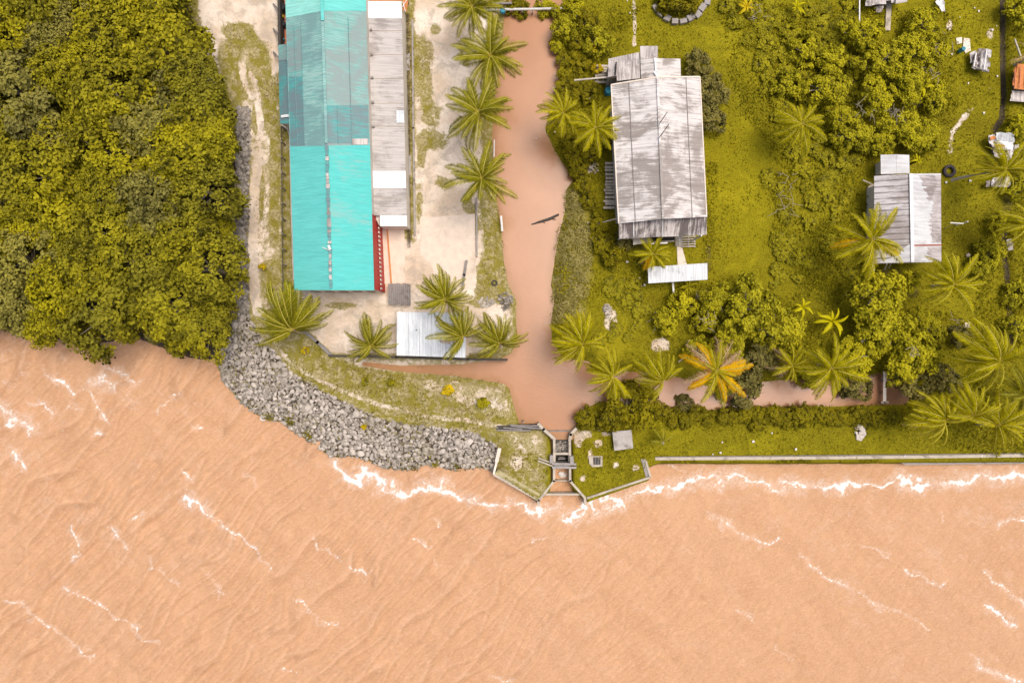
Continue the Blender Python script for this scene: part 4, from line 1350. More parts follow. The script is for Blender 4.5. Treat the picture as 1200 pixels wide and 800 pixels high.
# ------------------------------------------------------------------ uncountable ground cover
def scatter(name, polys, dens, h, size, mat, seed, up=0.6, clumpy=0.5, narrow=0.4, avoid=(), kind='stuff', water=True, floor=-1.75):
    g = np.random.default_rng(seed)
    PS, NS, LS, TS = [], [], [], []
    for pts in polys:
        q = poly(pts)
        lo, hi = q.min(0), q.max(0)
        n = int((hi - lo).prod() * dens)
        x = g.uniform(lo[0], hi[0], n)
        y = g.uniform(lo[1], hi[1], n)
        wob = (fbm(x, y, 0.5, seed, 3) - 0.5) * 2.2
        ok = sdist(x, y, q) + wob > 0
        f = fbm(x, y, 0.45, seed + 5, 4)
        ok &= g.random(n) < np.clip((f - 0.5) * 5 * clumpy + 1 - clumpy * 0.6, 0, 1)
        if water:
            ok &= (sdist(x, y, CANAL_POLY) < 0.25) & (sdist(x, y, SEA_POLY) < 0.1)
        for a in avoid:
            ok &= sdist(x, y, poly(a)) < 0
        x, y, f = x[ok], y[ok], f[ok]
        hh = h * np.clip((f - 0.30) * 3.2, 0.12, 1.6)
        z = np.maximum(ground_z(x, y), floor) + g.random(len(x)) ** 0.6 * hh
        PS.append(np.stack([x, y, z], 1))
        TS.append(np.clip(0.25 + 0.55 * (f - 0.3) * 2 + 0.2 * g.normal(size=len(x)) + 0.15 * (z > hh * .6), 0, 1))
    pos = np.concatenate(PS)
    tone = np.concatenate(TS)
    n = len(pos)
    nr = unit(n, g) + np.array([0, 0, up])
    nr /= np.linalg.norm(nr, axis=1, keepdims=True)
    L = size * g.uniform(0.6, 1.5, n)
    V, F, T = leaves_from(pos, nr, L, L * narrow, g, tone)
    o = link(name, raw_mesh(name, V, F, [mat], None, T))
    return tag(o, kind=kind)


HOUSE_FOOT = [(716, 92), (822, 88), (828, 278), (726, 282)]
COTT_FOOT = [(1024, 206), (1103, 206), (1103, 306), (1024, 306)]
EAST = [(648, -40), (1230, -40), (1230, 538), (690, 538), (676, 505), (690, 420), (648, 380), (660, 220), (640, 150), (652, 60)]
scatter('grass', [EAST], 13, 0.14, 0.26, M['grass'], 1, 0.9, 0.45, 0.35, (HOUSE_FOOT, COTT_FOOT))
scatter('undergrowth', [
    [(845, 4), (1012, 4), (1012, 190), (930, 205), (880, 150), (848, 60)],
    [(652, 4), (760, 4), (735, 50), (712, 75), (716, 170), (690, 235), (676, 210), (640, 150), (660, 90)],
    [(900, 200), (1010, 200), (1020, 320), (940, 335), (905, 280)],
    [(692, 245), (722, 290), (755, 300), (755, 345), (700, 355), (650, 372), (650, 310), (668, 250)],
    [(770, 335), (850, 330), (850, 420), (780, 400)],
    [(1010, 10), (1110, 10), (1125, 120), (1100, 190), (1060, 180), (1005, 190)],
    [(940, 335), (1010, 320), (1130, 370), (1080, 470), (900, 440), (880, 380)],
    [(1145, 255), (1178, 255), (1178, 400), (1140, 400), (1150, 330)],
    [(1183, -20), (1220, -20), (1220, 540), (1100, 520), (1120, 440), (1183, 400)],
    [(760, 478), (1070, 478), (1070, 500), (760, 505)],
    [(822, 190), (842, 190), (840, 320), (828, 320)],
], 34, 0.5, 0.25, M['weed'], 2, 0.8, 0.55, 0.55, (HOUSE_FOOT, COTT_FOOT))
scatter('reeds', [[(646, 380), (644, 335), (650, 300), (660, 240), (664, 218), (676, 225), (688, 255), (694, 300), (690, 345), (676, 372)]],
        75, 0.9, 0.42, M['reed'], 3, 0.15, 0.25, 0.14, (), 'stuff', False)
scatter('dry_grass', [
    [(262, 30), (300, 28), (326, 60), (328, 365), (306, 360), (300, 200), (282, 125)],
    [(330, 375), (385, 420), (590, 424), (600, 480), (640, 505), (640, 575), (586, 548), (583, 505), (500, 497), (420, 473), (350, 437), (305, 388)],
    [(486, 40), (505, 40), (512, 150), (486, 150)], [(560, 300), (592, 300), (606, 360), (560, 345)],
    [(560, 60), (592, 60), (585, 250), (560, 250)], [(486, 180), (500, 180), (500, 262), (486, 262)],
], 14, 0.22, 0.24, M['dry_grass'], 4, 0.6, 0.8, 0.28)
scatter('bank_grass', [[(318, 398), (345, 392), (388, 418), (470, 440), (590, 470), (596, 500), (500, 492), (420, 470), (350, 434)]], 16, 0.22, 0.24, M['grass'], 14, 0.8, 0.9, 0.35)
scatter('bank_weeds', [[(598, 545), (604, 528), (645, 540), (645, 560), (630, 574), (590, 552)], [(676, 516), (760, 516), (756, 556), (690, 578), (674, 560)],
                      [(400, 470), (420, 480), (480, 498), (560, 504), (560, 496), (450, 478)], [(330, 420), (390, 440), (470, 470), (430, 476), (370, 452)]],
        20, 0.25, 0.24, M['grass'], 5, 0.8, 0.6, 0.4)
scatter('shore_weeds', [[(p[0] + 2, p[1] - 7), (p[0] + 14, p[1] - 5), (p[0] + 14, p[1] + 3), (p[0] + 2, p[1] + 3)] for p in RIP_OUT if p[1] > 440 and p[0] < 560],
        60, 0.75, 0.26, M['grassbush'], 6, 0.8, 0.75, 0.5, (), 'stuff', False, -1.65)
scatter('wall_weeds', [[(850, 538.6), (960, 538.2), (1060, 537.8), (1060, 542), (960, 543), (850, 544)], [(775, 539.5), (850, 538.8), (850, 542), (775, 542.5)]],
        90, 0.3, 0.22, M['grass'], 8, 0.8, 0.6, 0.5, (), 'stuff', False, -0.66)
scatter('rock_weeds', [RIP_OUT + RIP_IN], 5, 1.0, 0.26, M['grassbush'], 9, 0.8, 1.9, 0.5, (), 'stuff', False)

scatter('drain_weeds', [[(475.5, 14), (482.8, 14), (485.2, 292), (478.5, 292)]], 45, 0.3, 0.22, M['dry_grass'], 12, 0.8, 1.1, 0.4, (), 'stuff', True)
scatter('bank_debris', [[(566, 20), (590, 20), (580, 110), (577, 200), (586, 262), (592, 330), (604, 360), (560, 350), (572, 300), (560, 250), (566, 120)]], 22, 0.25, 0.24, M['reed'], 13, 0.7, 1.0, 0.3)

# ------------------------------------------------------------------ rock bank
import bmesh


def rock_mesh(seed, sub=2):
    bm = bmesh.new()
    bmesh.ops.create_icosphere(bm, subdivisions=sub, radius=1.0)
    g = random.Random(seed)
    planes = [(Vector((g.uniform(-1, 1), g.uniform(-1, 1), g.uniform(-1, 1))).normalized(), g.uniform(0.55, 0.85)) for _ in range(9)]
    planes.append((Vector((g.uniform(-.3, .3), g.uniform(-.3, .3), 1)).normalized(), g.uniform(0.5, 0.7)))
    s3 = (g.uniform(0.85, 1.2), g.uniform(0.75, 1.0), g.uniform(0.6, 0.9))
    for v in bm.verts:
        p = v.co.copy()
        for nrm, d in planes:
            k = p.dot(nrm)
            if k > d:
                p -= nrm * (k - d)
        v.co = Vector((p.x * s3[0], p.y * s3[1], p.z * s3[2])) * 1.2
    V = np.array([v.co[:] for v in bm.verts])
    bm.faces.ensure_lookup_table()
    F = np.array([[v.index for v in f.verts] for f in bm.faces])
    bm.free()
    return V, F


ROCKS = [rock_mesh(i, 2) for i in range(9)]
SMALL = [rock_mesh(40 + i, 1) for i in range(5)]
rock_me = [raw_mesh('boulder', v, f, [M['rock']], None, np.full(len(v), 0.5)) for v, f in ROCKS]
spots = []
for _ in range(30000):
    px, py = rnd.uniform(250, 586), rnd.uniform(366, 556)
    p = P(px, py, -0.8)
    if float(np.abs(p[0])) > 100:
        continue
    r = rnd.choice([0.42, 0.36, 0.31, 0.28, 0.26]) if len(spots) < 90 else rnd.uniform(0.22, 0.28)
    if any((p[0] - a) ** 2 + (p[1] - b) ** 2 < (1.05 * (r + c)) ** 2 for a, b, c in spots):
        continue
    if not inside(np.array([p[0]]), np.array([p[1]]), RIP_POLY)[0]:
        continue
    spots.append((p[0], p[1], r))
    if len(spots) >= 300:
        break
for x, y, r in spots:
    z = max(float(ground_z(np.array([x]), np.array([y]))[0]), -1.75)
    o = link('boulder', rnd.choice(rock_me))
    o.location = (x, y, z + r * 0.25)
    o.rotation_euler = (rnd.uniform(-.4, .4), rnd.uniform(-.4, .4), rnd.uniform(0, 6.28))
    o.scale = (r, r, r * 0.95)
    tag(o, 'large angular grey boulder in the curved rock bank along the sea', 'rock', 'large boulders of the rock bank')
big = np.array(spots)
Vs, Fs, Ts = [], [], []
nv = 0
g = np.random.default_rng(5)
for pg, cnt, r0, r1, dk in ((RIP_POLY, 7500, 0.09, 0.21, 0.0), (STRIP_POLY, 1700, 0.10, 0.26, 0.0)):
    lo, hi = pg.min(0), pg.max(0)
    x = g.uniform(lo[0], hi[0], cnt * 8)
    y = g.uniform(lo[1], hi[1], cnt * 8)
    ok = sdist(x, y, pg) + (g.random(len(x)) - 0.6) * 0.5 > 0
    x, y = x[ok][:cnt], y[ok][:cnt]
    if pg is RIP_POLY:
        dmin = np.sqrt(((x[:, None] - big[None, :, 0]) ** 2 + (y[:, None] - big[None, :, 1]) ** 2)).__sub__(big[None, :, 2]).min(1)
        x, y = x[dmin > 0.0], y[dmin > 0.0]
    z = np.maximum(ground_z(x, y), -1.8)
    first = len(Vs)
    for i in range(len(x)):
        v, f = SMALL[i % 5]
        r = g.uniform(r0, r1)
        a = g.uniform(0, 6.28)
        ca, sa = math.cos(a), math.sin(a)
        vv = np.stack([v[:, 0] * ca - v[:, 1] * sa, v[:, 0] * sa + v[:, 1] * ca, v[:, 2] * g.uniform(0.7, 1.2)], 1) * r + np.array([x[i], y[i], z[i] + r * g.uniform(0, 0.6)])
        Vs.append(vv)
        Fs.append(f + nv)
        nv += len(v)
        Ts.append(np.full(len(v), np.clip(0.5 + 0.3 * g.normal(), 0, 1)))
    nm = 'rubble' if pg is RIP_POLY else 'dark_rubble'
    o = link(nm, raw_mesh(nm, np.concatenate(Vs), np.concatenate(Fs), [M['rock' if pg is RIP_POLY else 'dark_rock']], None, np.concatenate(Ts)))
    tag(o, kind='stuff')
    Vs, Fs, Ts = [], [], []
    nv = 0

# ------------------------------------------------------------------ BUILDINGS
def lerp2(a, b, t):
    return (a[0] + (b[0] - a[0]) * t, a[1] + (b[1] - a[1]) * t)


def at_y(a, b, y):
    t = (y - a[1]) / (b[1] - a[1])
    return (a[0] + (b[0] - a[0]) * t, y)


def footprint(corners, zs, inset):
    """world plan of roof corners, pulled in toward the middle"""
    w = [PV(c[0], c[1], z) for c, z in zip(corners, zs)]
    m = sum(w, Vector()) / len(w)
    out = []
    for v in w:
        d = m - v
        d.z = 0
        out.append((v.x + d.x / max(d.length, .1) * inset * 1.3, v.y + d.y / max(d.length, .1) * inset * 1.3))
    return out


def centre(corners, z=3.0):
    w = [PV(c[0], c[1], z) for c in corners]
    m = sum(w, Vector()) / len(w)
    return (m.x, m.y, 0)


def hip(p, z):
    return PV(p[0], p[1], z)


def sheet(name, corners, zs, mat, parent, th=0.05):
    mb = MB()
    mb.slab([hip(c, z) for c, z in zip(corners, zs)], th)
    return mb.build(name, mat, parent)


# ---- the long teal hall
L0, L1 = (334.0, -10), (345.0, 340)
K0, K1 = (377.0, -10), (388.0, 339)
E0, E1 = (428.5, -10), (438.5, 340)
EZ, KZ = 5.0, 7.0
hall = thing('long_hall', 'long hall with teal sheet roof, bright at both ends and weathered in the middle', 'hall', centre([(343, 0), (430, 0), (438, 340), (345, 340)]))
cuts = [(-380, -380), (21, 13), (172, 170), (340, 340)]
matsW = ['teal_pale', 'teal_old_w', 'teal_new']
matsE = ['teal_new', 'teal_old', 'teal_new_east']
roof = None
rparts = []
for i in range(3):
    (a0, a1), (b0, b1) = cuts[i], cuts[i + 1]
    ka = (a0 + a1) / 2 - (4 if i == 1 else 0)
    kb = (b0 + b1) / 2 - (4 if i == 0 else 0)
    dz = 0.03 if i != 1 else 0.0
    up = [(at_y(L0, L1, a0), EZ), (at_y(K0, K1, ka), KZ), (at_y(K0, K1, kb), KZ), (at_y(L0, L1, b0), EZ)]
    o = sheet('roof', [p for p, z in up], [z + dz for p, z in up], M[matsW[i]], hall)
    rparts.append(o)
    up = [(at_y(E0, E1, a1), EZ), (at_y(K0, K1, ka), KZ), (at_y(K0, K1, kb), KZ), (at_y(E0, E1, b1), EZ)]
    o2 = sheet('roof', [p for p, z in up], [z + dz for p, z in up], M[matsE[i]], hall)
    rparts.append(o2)
labs = ['pale mint west roof sheet at the top', 'bright teal east roof sheet at the top', 'bleached striped west roof sheet', 'weathered grey-teal east roof sheet',
        'bright teal west roof sheet of the lower half', 'scuffed bright teal east roof sheet of the lower half']
for o, lb in zip(rparts, labs):
    o['label'] = lb


def on_west(u, y):
    """u 0 eave .. 1 ridge"""
    return lerp2(at_y(L0, L1, y), at_y(K0, K1, y), u), EZ + (KZ - EZ) * u


def on_east(u, y):
    return lerp2(at_y(E0, E1, y), at_y(K0, K1, y), u), EZ + (KZ - EZ) * u


def patch(name, fn, u0, u1, y0, y1, mat, lift, parent, lab=None):
    q = [fn(u0, y0), fn(u1, y0), fn(u1, y1), fn(u0, y1)]
    o = sheet(name, [p for p, z in q], [z + lift for p, z in q], mat, parent, 0.02)
    if lab:
        o['label'] = lab
    return o


patch('roof_patch', on_west, 0.02, 0.40, 90, 170.5, M['teal_dark'], 0.03, rparts[2], 'darker patch of sheets along the west eave')
patch('roof_patch', on_west, 0.03, 0.40, 30, 89.5, M['teal_old'], 0.022, rparts[2], 'grey-teal sheets along the west eave')
patch('roof_patch', on_east, 0.02, 0.97, 123.5, 168, M['teal_dark'], 0.03, rparts[3], 'dark replacement sheets above the new teal')
patch('roof_patch', on_east, 0.02, 0.34, 30, 123, M['teal_old'], 0.022, rparts[3], 'lower course of weathered sheets')
patch('roof_patch', on_east, 0.04, 0.42, 162.6, 169.6, M['annex_roof'], 0.055, rparts[3], 'single pale unpainted sheet')
for fn, u, y0, y1, par in ((on_west, 0.40, 26, 171, 2), (on_east, 0.42, 20, 169, 3), (on_west, 0.21, 30, 171, 2), (on_east, 0.73, 124, 168, 3)):
    a, za = fn(u, y0)
    b, zb = fn(u, y1)
    mb = MB()
    mb.bar(hip(a, za + 0.07), hip(b, zb + 0.07), 0.07, 0.05)
    mb.build('sheet_lap', M['teal_dark'], rparts[par])
# ridge caps
mb = MB()
mb.bar(hip(at_y(K0, K1, -380), KZ + 0.10), hip(at_y(K0, K1, 24), KZ + 0.10), 0.34, 0.06)
mb.build('ridge_cap', M['teal_new'], hall)
mb = MB()
mb.bar(hip(at_y(K0, K1, 26), KZ + 0.08), hip(at_y(K0, K1, 168), KZ + 0.08), 0.30, 0.06)
mb.build('ridge_cap', M['teal_old_w'], hall)
yy = 170
while yy < 337:
    ln = rnd.uniform(2.0, 6.5)
    b = MB()
    j = rnd.uniform(-0.5, 0.5)
    p, q = at_y(K0, K1, yy), at_y(K0, K1, min(yy + ln, 338))
    b.bar(hip((p[0] + j, p[1]), KZ + 0.10), hip((q[0] + j * .4, q[1]), KZ + 0.10 + rnd.uniform(0, .06)), rnd.uniform(0.24, 0.44), 0.05)
    b.build('ridge_cap', M['teal_dark' if rnd.random() < 0.55 else 'annex_roof'], hall)
    yy += ln * rnd.uniform(0.9, 1.25)
mb = MB()
mb.bar(hip((378, 290), 6.6), hip((387, 293.5), KZ + 0.3), 0.10, 0.08)
mb.box(hip((386, 290), KZ + 0.28), (0.25, 0.5, 0.2), 0.4)
mb.build('roof_vane', M['white_paint'], hall)
wl = [hip(at_y(L0, L1, -378), 0), hip(at_y(E0, E1, -378), 0), hip((438.0, 338.5), EZ), hip((346.5, 338.5), EZ)]
nx0 = hip(at_y(L0, L1, -378), EZ).x + 0.25
mb = MB()
sw = hip((346.2, 338.6), EZ)
se = hip((438.1, 338.6), EZ)
nw = hip(at_y(L0, L1, -378), EZ)
ne = hip(at_y(E0, E1, -378), EZ)
mb.prism([(nw.x + .2, nw.y), (ne.x - .05, ne.y), (se.x, se.y), (sw.x, sw.y)], -0.2, EZ - 0.12)
# gable on the near end
kz = hip((388, 338.6), KZ - 0.12)
mb.add([(sw.x, sw.y, EZ - 0.12), (se.x, se.y, EZ - 0.12), (kz.x, sw.y, KZ - 0.14), (sw.x, sw.y + .2, EZ - 0.12), (se.x, se.y + .2, EZ - 0.12), (kz.x, sw.y + .2, KZ - 0.14)],
       [(0, 1, 2), (5, 4, 3), (0, 2, 5, 3), (1, 4, 5, 2)])
wall = mb.build('wall', M['wall_paint'], hall)
# red east facade panel with louvres
xa = hip(at_y(E0, E1, 250), EZ)
mb = MB()
mb.slab([(xa.x - 0.02, xa.y, 4.85), (xa.x + 0.16, xa.y, 0), (se.x + 0.35, se.y - 0.05, 0), (se.x + 0.04, se.y - 0.05, 4.85)], 0.08)
red = mb.build('red_facade', M['red_paint'], hall)
for i in range(17):
    t = (i + 0.5) / 17
    x = (xa.x + (se.x - xa.x) * t) + 0.16
    y = xa.y + (se.y - xa.y) * t
    w_ = MB()
    w_.box((x + 0.08 + 0.12 * t, y, 2.5), (0.10, 0.22, 0.7))
    w_.build('louvre', M['wall_paint'], red)
mb = MB()
mb.bar((xa.x + 0.7, xa.y + .4, 0.18), (se.x + 1.15, se.y, 0.18), 0.14, 0.3)
mb.build('plinth', M['rust'], hall)
mb = MB()
p = hip((341, 341.5), 4.6)
for i in range(5):
    t = i / 4
    d = MB()
    d.box((sw.x + 1.2 + t * 6.4, sw.y - 0.03, 1.3), (0.9, 0.06, 1.2))
    d.build('window', M['glass'], wall)
# lean-to on the west side
mb = MB()
zA, zB = 3.6, 4.4
q = [((326, 53), zA), ((338, 51), zB), ((341.5, 145), zB), ((328, 145), zA)]
lean = sheet('lean_to_roof', [p for p, z in q], [z for p, z in q], M['teal_dark'], hall)
sheet('roof_patch', [(326.2, 53.2), (337.6, 51.6), (338.2, 70), (326.5, 71)], [zA + .05, zB + .05, zB + .05, zA + .05], M['teal_old'], lean, 0.02)['label'] = 'paler sheet at the head of the lean-to'
sheet('roof_patch', [(329, 135), (338, 134), (338.6, 137), (329.5, 138)], [zA + .35, zB + .05, zB + .05, zA + .35], M['white_sheet'], lean, 0.02)['label'] = 'loose white sheet'
fp = footprint([p for p, z in q], [z for p, z in q], 0.25)
mb = MB()
mb.prism(fp, -0.1, 3.3)
mb.build('lean_to_wall', M['wall_paint'], hall)

# ---- long grey sheet roof
g0, g1 = (430.3, 0), (436.5, 265)
h0, h1 = (470.5, 0), (477.0, 265)
store = thing('long_store', 'long narrow store with grey corrugated roof and white skylight sheets beside the teal hall', 'store', centre([(430, 0), (471, 0), (477, 265), (437, 265)]))
secs = [(1.5, 21.5, 'white_sheet', 0.03, 0), (21.5, 129, 'grey_sheet', 0, 0), (129, 144.6, 'grey_sheet', 0.004, 0), (144.6, 200.5, 'grey_sheet', 0, 0), (200.5, 220.5, 'white_sheet', 0.03, 0), (220.5, 252.5, 'grey_sheet', 0, 0), (252.5, 265, 'white_sheet', 0.03, 9)]
gparts = []
for y0, y1, mt, dz, ins in secs:
    q = [((at_y(g0, g1, y0)[0] + ins, y0), 3.6), (at_y(h0, h1, y0), 3.1), (at_y(h0, h1, y1), 3.1), ((at_y(g0, g1, y1)[0] + ins, y1), 3.6)]
    o = sheet('roof', [p for p, z in q], [z + dz for p, z in q], M[mt], store)
    o['label'] = 'white skylight sheet' if mt == 'white_sheet' else 'grey corrugated sheet'
    gparts.append(o)
q = [(464.5, 129.5), (473.4, 129.5), (473.8, 144), (464.8, 144)]
sheet('roof_patch', q, [3.25] * 4, M['white_shed'], gparts[2], 0.02)['label'] = 'pale square patch near the eave'
for y in (36, 64, 92, 121, 148, 232):
    a, b = at_y(g0, g1, y), at_y(h0, h1, y)
    mb = MB()
    mb.bar(hip((a[0] + 1, y), 3.62), hip(b, 3.14), 0.05, 0.03)
    mb.build('sheet_lap', M['concrete'], store)
for y in (36, 65, 92, 121, 149):
    a = at_y(g0, g1, y)
    mb = MB()
    mb.lathe(hip((a[0] + 4, y), 3.5), [(0.16, 0), (0.13, 0.3), (0.02, 0.34)], 8)
    mb.build('roof_vent', M['grey_wood'], store)
fp = [hip((430.8, 2.5), 3.3), hip((470, 2.5), 3.3), hip((476, 264), 3.3), hip((444, 264), 3.3), hip((437.2, 251), 3.3)]
mb = MB()
mb.prism([(v.x, v.y) for v in fp], -0.1, 2.95)
mb.build('wall', M['wall_paint'], store)

# white shed
wq = [(465.3, 365.3), (519, 366), (546.5, 392), (545.5, 419), (464.7, 416.3)]
shed = thing('white_roofed_shed', 'small shed with plain white sheet roof, half under a palm', 'shed', centre([(465, 365), (545, 418)]))
wq = [(465.3, 365.3), (546.0, 366.5), (545.5, 419), (464.7, 416.3)]
sheet('roof', wq, [2.9, 2.9, 2.5, 2.5], M['white_shed'], shed)
mb = MB()
for i in range(1, 6):
    t = i / 6
    a, b = lerp2(wq[0], wq[1], t), lerp2(wq[3], wq[2], t)
    mb.bar(hip(a, 2.93), hip(b, 2.53), 0.05, 0.03)
mb.build('sheet_lap', M['awning_roof'], shed)
mb = MB()
mb.lathe(hip((488, 386.5), 2.8), [(0.09, 0), (0.09, 0.12), (0.01, 0.14)], 8)
mb.build('roof_vent', M['grey_wood'], shed)
mb = MB()
mb.prism(footprint(wq, [2.9, 2.9, 2.5, 2.5], 0.2), -0.1, 2.4)
mb.build('wall', M['wall_paint'], shed)
# dark timber lid
tl = thing('timber_platform', 'square platform of weathered dark planks left of the palm', 'platform', G(467, 345))
mb = MB()
for i in range(11):
    x0 = 455 + i * 2.4
    ya, yb = 332.5 + rnd.uniform(-.8, .8), 357 + rnd.uniform(-.8, .8)
    mb.slab([hip((x0, ya), 0.9), hip((x0 + 2.1, ya), 0.9), hip((x0 + 2.2, yb), 0.9), hip((x0 + 0.1, yb), 0.9)], 0.05 + rnd.uniform(0, .01), 0)
mb.build('deck', M['grey_wood'], tl)
for a in ((457, 335), (479, 335), (457, 355), (479, 355)):
    mb = MB()
    p = hip(a, 0.85)
    mb.prism([(p.x - .07, p.y - .07), (p.x + .07, p.y - .07), (p.x + .07, p.y + .07), (p.x - .07, p.y + .07)], -0.1, 0.83)
    mb.build('leg', M['dark_wood'], tl)

# ---- concrete slabs of the yard
def slabs(name, lst, mat, lift):
    mb = MB()
    for pts in lst:
        top = [PV(a, b, 0.0) for a, b in pts]
        zt = max(float(ground_z(np.array([p.x]), np.array([p.y]))[0]) for p in top) + lift
        mb.slab([(p.x, p.y, zt) for p in top], 0.35)
    o = mb.build(name, mat)
    return tag(o, kind='structure')


slabs('concrete_pad', [[(445, 262), (474, 266), (475, 331), (472, 332), (448, 333)]], M['yard_slab'], 0.05)
slabs('concrete_apron', [[(492, 255.5), (557, 250.5), (557.5, 338), (545, 339), (530, 334), (512, 332), (506, 312), (493, 300)]], M['yard_slab'], 0.02)
slabs('concrete_ledge', [[(391, 344), (438, 344), (455, 349), (455, 358), (438, 351), (394, 349)]], M['yard_slab'], 0.05)
slabs('red_terrace', [[(328.5, -60), (338, -60), (340, 50), (329.5, 53)]], M['terracotta'], 0.05)
slabs('front_path', [[(793, 289), (799, 289), (805, 311), (794, 311)]], M['pale_concrete'], 0.06)
slabs('shed_walkway', [[(1037.5, 6), (1043.5, 6), (1042, 37), (1036, 37)]], M['concrete'], 0.25)
slabs('drain_slab', [[(476, 14), (480, 14), (482.5, 290), (478.5, 290)]], M['old_concrete'], -0.06)


def low_wall(name, label, cat, pts, w, z0, z1, mat, par=None):
    mb = MB()
    q = [hip(p, z1) for p in pts]
    for a, b in zip(q[:-1], q[1:]):
        d = (b - a).normalized() * w * 0.45
        mb.bar((*(a - d)[:2], (z0 + z1) / 2), (*(b + d)[:2], (z0 + z1) / 2), w, z1 - z0)
    o = mb.build(name, mat, par)
    if not par:
        tag(o, label, cat)
    return o


low_wall('drain_wall', 'low grey wall along the drain on the right of the grey store', 'wall', [(483.2, 24), (484.3, 150), (486, 275)], 0.2, -0.3, 0.28, M['old_concrete'])
low_wall('yard_wall', 'low dark wall closing the yard behind the white shed', 'wall', [(385.5, 416.5), (464, 418.5), (548, 421), (594, 421.5)], 0.2, -0.7, 0.6, M['dark_wood'])
low_wall('rotting_bund', 'brown rotting bank boards running diagonally below the wind-bent palm', 'boards', [(353, 385), (372, 401), (388, 416)], 0.35, -0.3, 0.3, M['grey_wood'])
low_wall('slab_kerb', 'low kerb on the canal side of the concrete yard', 'kerb', [(558.5, 232), (558.8, 300)], 0.16, -0.1, 0.35, M['old_concrete'])
low_wall('beam_and_shadow', 'dark bar put in for a beam and its shadow at the concrete yard corner', 'beam', [(546.5, 306), (544, 322), (541.5, 338)], 0.26, 0.1, 0.45, M['grey_wood'])  # one dark bar built for the post's beam and its shadow

# fence on the west side of the hall
fn_ = thing('wire_fence', 'thin dark post fence along the west side of the teal hall', 'fence', G(330, 250))
fpts = [(329.5, 148), (330, 200), (330.5, 260), (331.5, 346)]
mb = MB()
for a, b in zip(fpts[:-1], fpts[1:]):
    for z in (0.45, 0.9, 1.35):
        mb.bar(hip(a, z), hip(b, z), 0.07, 0.06)
mb.build('rail', M['dark_wood'], fn_)
for i in range(12):
    y = 148 + i * 18
    mb = MB()
    p = hip((329.5 + i * 0.17, y), 1.4)
    mb.bar((p.x, p.y, -0.3), (p.x + .02, p.y, 1.5), 0.13, 0.13)
    mb.build('post', M['grey_wood'], fn_)
mb = MB()
mb.tube([hip((330, 147), 0.5), hip((337, 151), 0.5), hip((339.5, 160), 0.5), hip((341.5, 250), 0.4), hip((344.5, 345), 0.4), hip((345.5, 372), 0.2)], 0.08, 7)
tag(mb.build('drain_pipe', M['pipe']), 'thin pale pipe running along the foot of the teal hall', 'pipe')
tw = thing('terrace_wall', 'dark boundary wall with bars put in for post shadows beside the red terrace', 'wall', G(326, 20))
low_wall('wall', '', '', [(326.2, -50), (327.2, 52)], 0.3, -0.2, 1.5, M['dark_wood'], tw)
for y in (8, 37, 64):
    mb = MB()
    mb.bar(hip((320.5, y - 3), 0.1), hip((326, y + 3), 1.2), 0.16, 0.16)
    mb.build('slant_bar', M['grey_wood'], tw)  # bars built to imitate the diagonal shadows of the posts


def barrel(px, py, z0, r, h, mat, label, name='drum'):
    p = PV(px, py, z0 + h)
    root = thing(name, label, name, (p.x, p.y, z0))
    mb = MB()
    mb.lathe((p.x, p.y, z0), [(r * 0.92, 0), (r, 0.05), (r, h * .33), (r * 1.05, h * .36), (r, h * .4), (r, h * .66), (r * 1.05, h * .69), (r, h * .72), (r * 0.97, h)], 16)
    mb.build('body', mat, root)
    mb = MB()
    mb.lathe((p.x, p.y, z0 + h + 0.002), [(r * 0.86, 0), (r * 0.86, 0.03), (r * 0.2, 0.04)], 16)
    mb.build('lid', mat, root)
    return root


barrel(330.5, 7.5, 0.05, 0.42, 1.0, M['black_plastic'], 'large black drum at the top of the red terrace')
barrel(331.5, 27.5, 0.05, 0.30, 0.8, M['black_plastic'], 'smaller black drum lower on the red terrace')
barrel(331.5, 46, 0.05, 0.17, 0.4, M['blue_plastic'], 'little blue-green pot at the lower end of the red terrace', 'pot')
barrel(713.5, 105.5, 0.0, 0.42, 1.0, M['blue_plastic'], 'turquoise drum at the upper left corner of the big house')
barrel(589, 12, 0.3, 0.30, 0.5, M['blue_plastic'], 'blue drum standing on the canal pipe crossing')
barrel(1129.5, 57, 0.1, 0.24, 0.8, M['blue_plastic'], 'dark blue barrel on the small concrete pad by the crumpled shack', 'barrel')

# red lean roof scrap at the head of the store
sc_ = thing('red_lean_roof', 'small rusty red roof edge behind the white end of the grey store', 'roof', G(460, -4))
sheet('sheet', [(431, -14), (478, -12), (478, 4), (476, 14), (472, 12), (472, 1), (431, 1.2)], [2.6] * 7, M['rust'], sc_)
mb = MB()
mb.bar(hip((472, 8), 2.75), hip((478, -2), 2.75), 0.07, 0.07)
mb.bar(hip((475, 14), 2.7), hip((472, 2), 2.75), 0.07, 0.07)
mb.build('truss_bar', M['white_paint'], sc_)
for x in (434, 475):
    mb = MB()
    p = hip((x, -8), 2.5)
    mb.bar((p.x, p.y, -0.1), (p.x, p.y, 2.5), 0.12, 0.12)
    mb.build('post', M['grey_wood'], sc_)

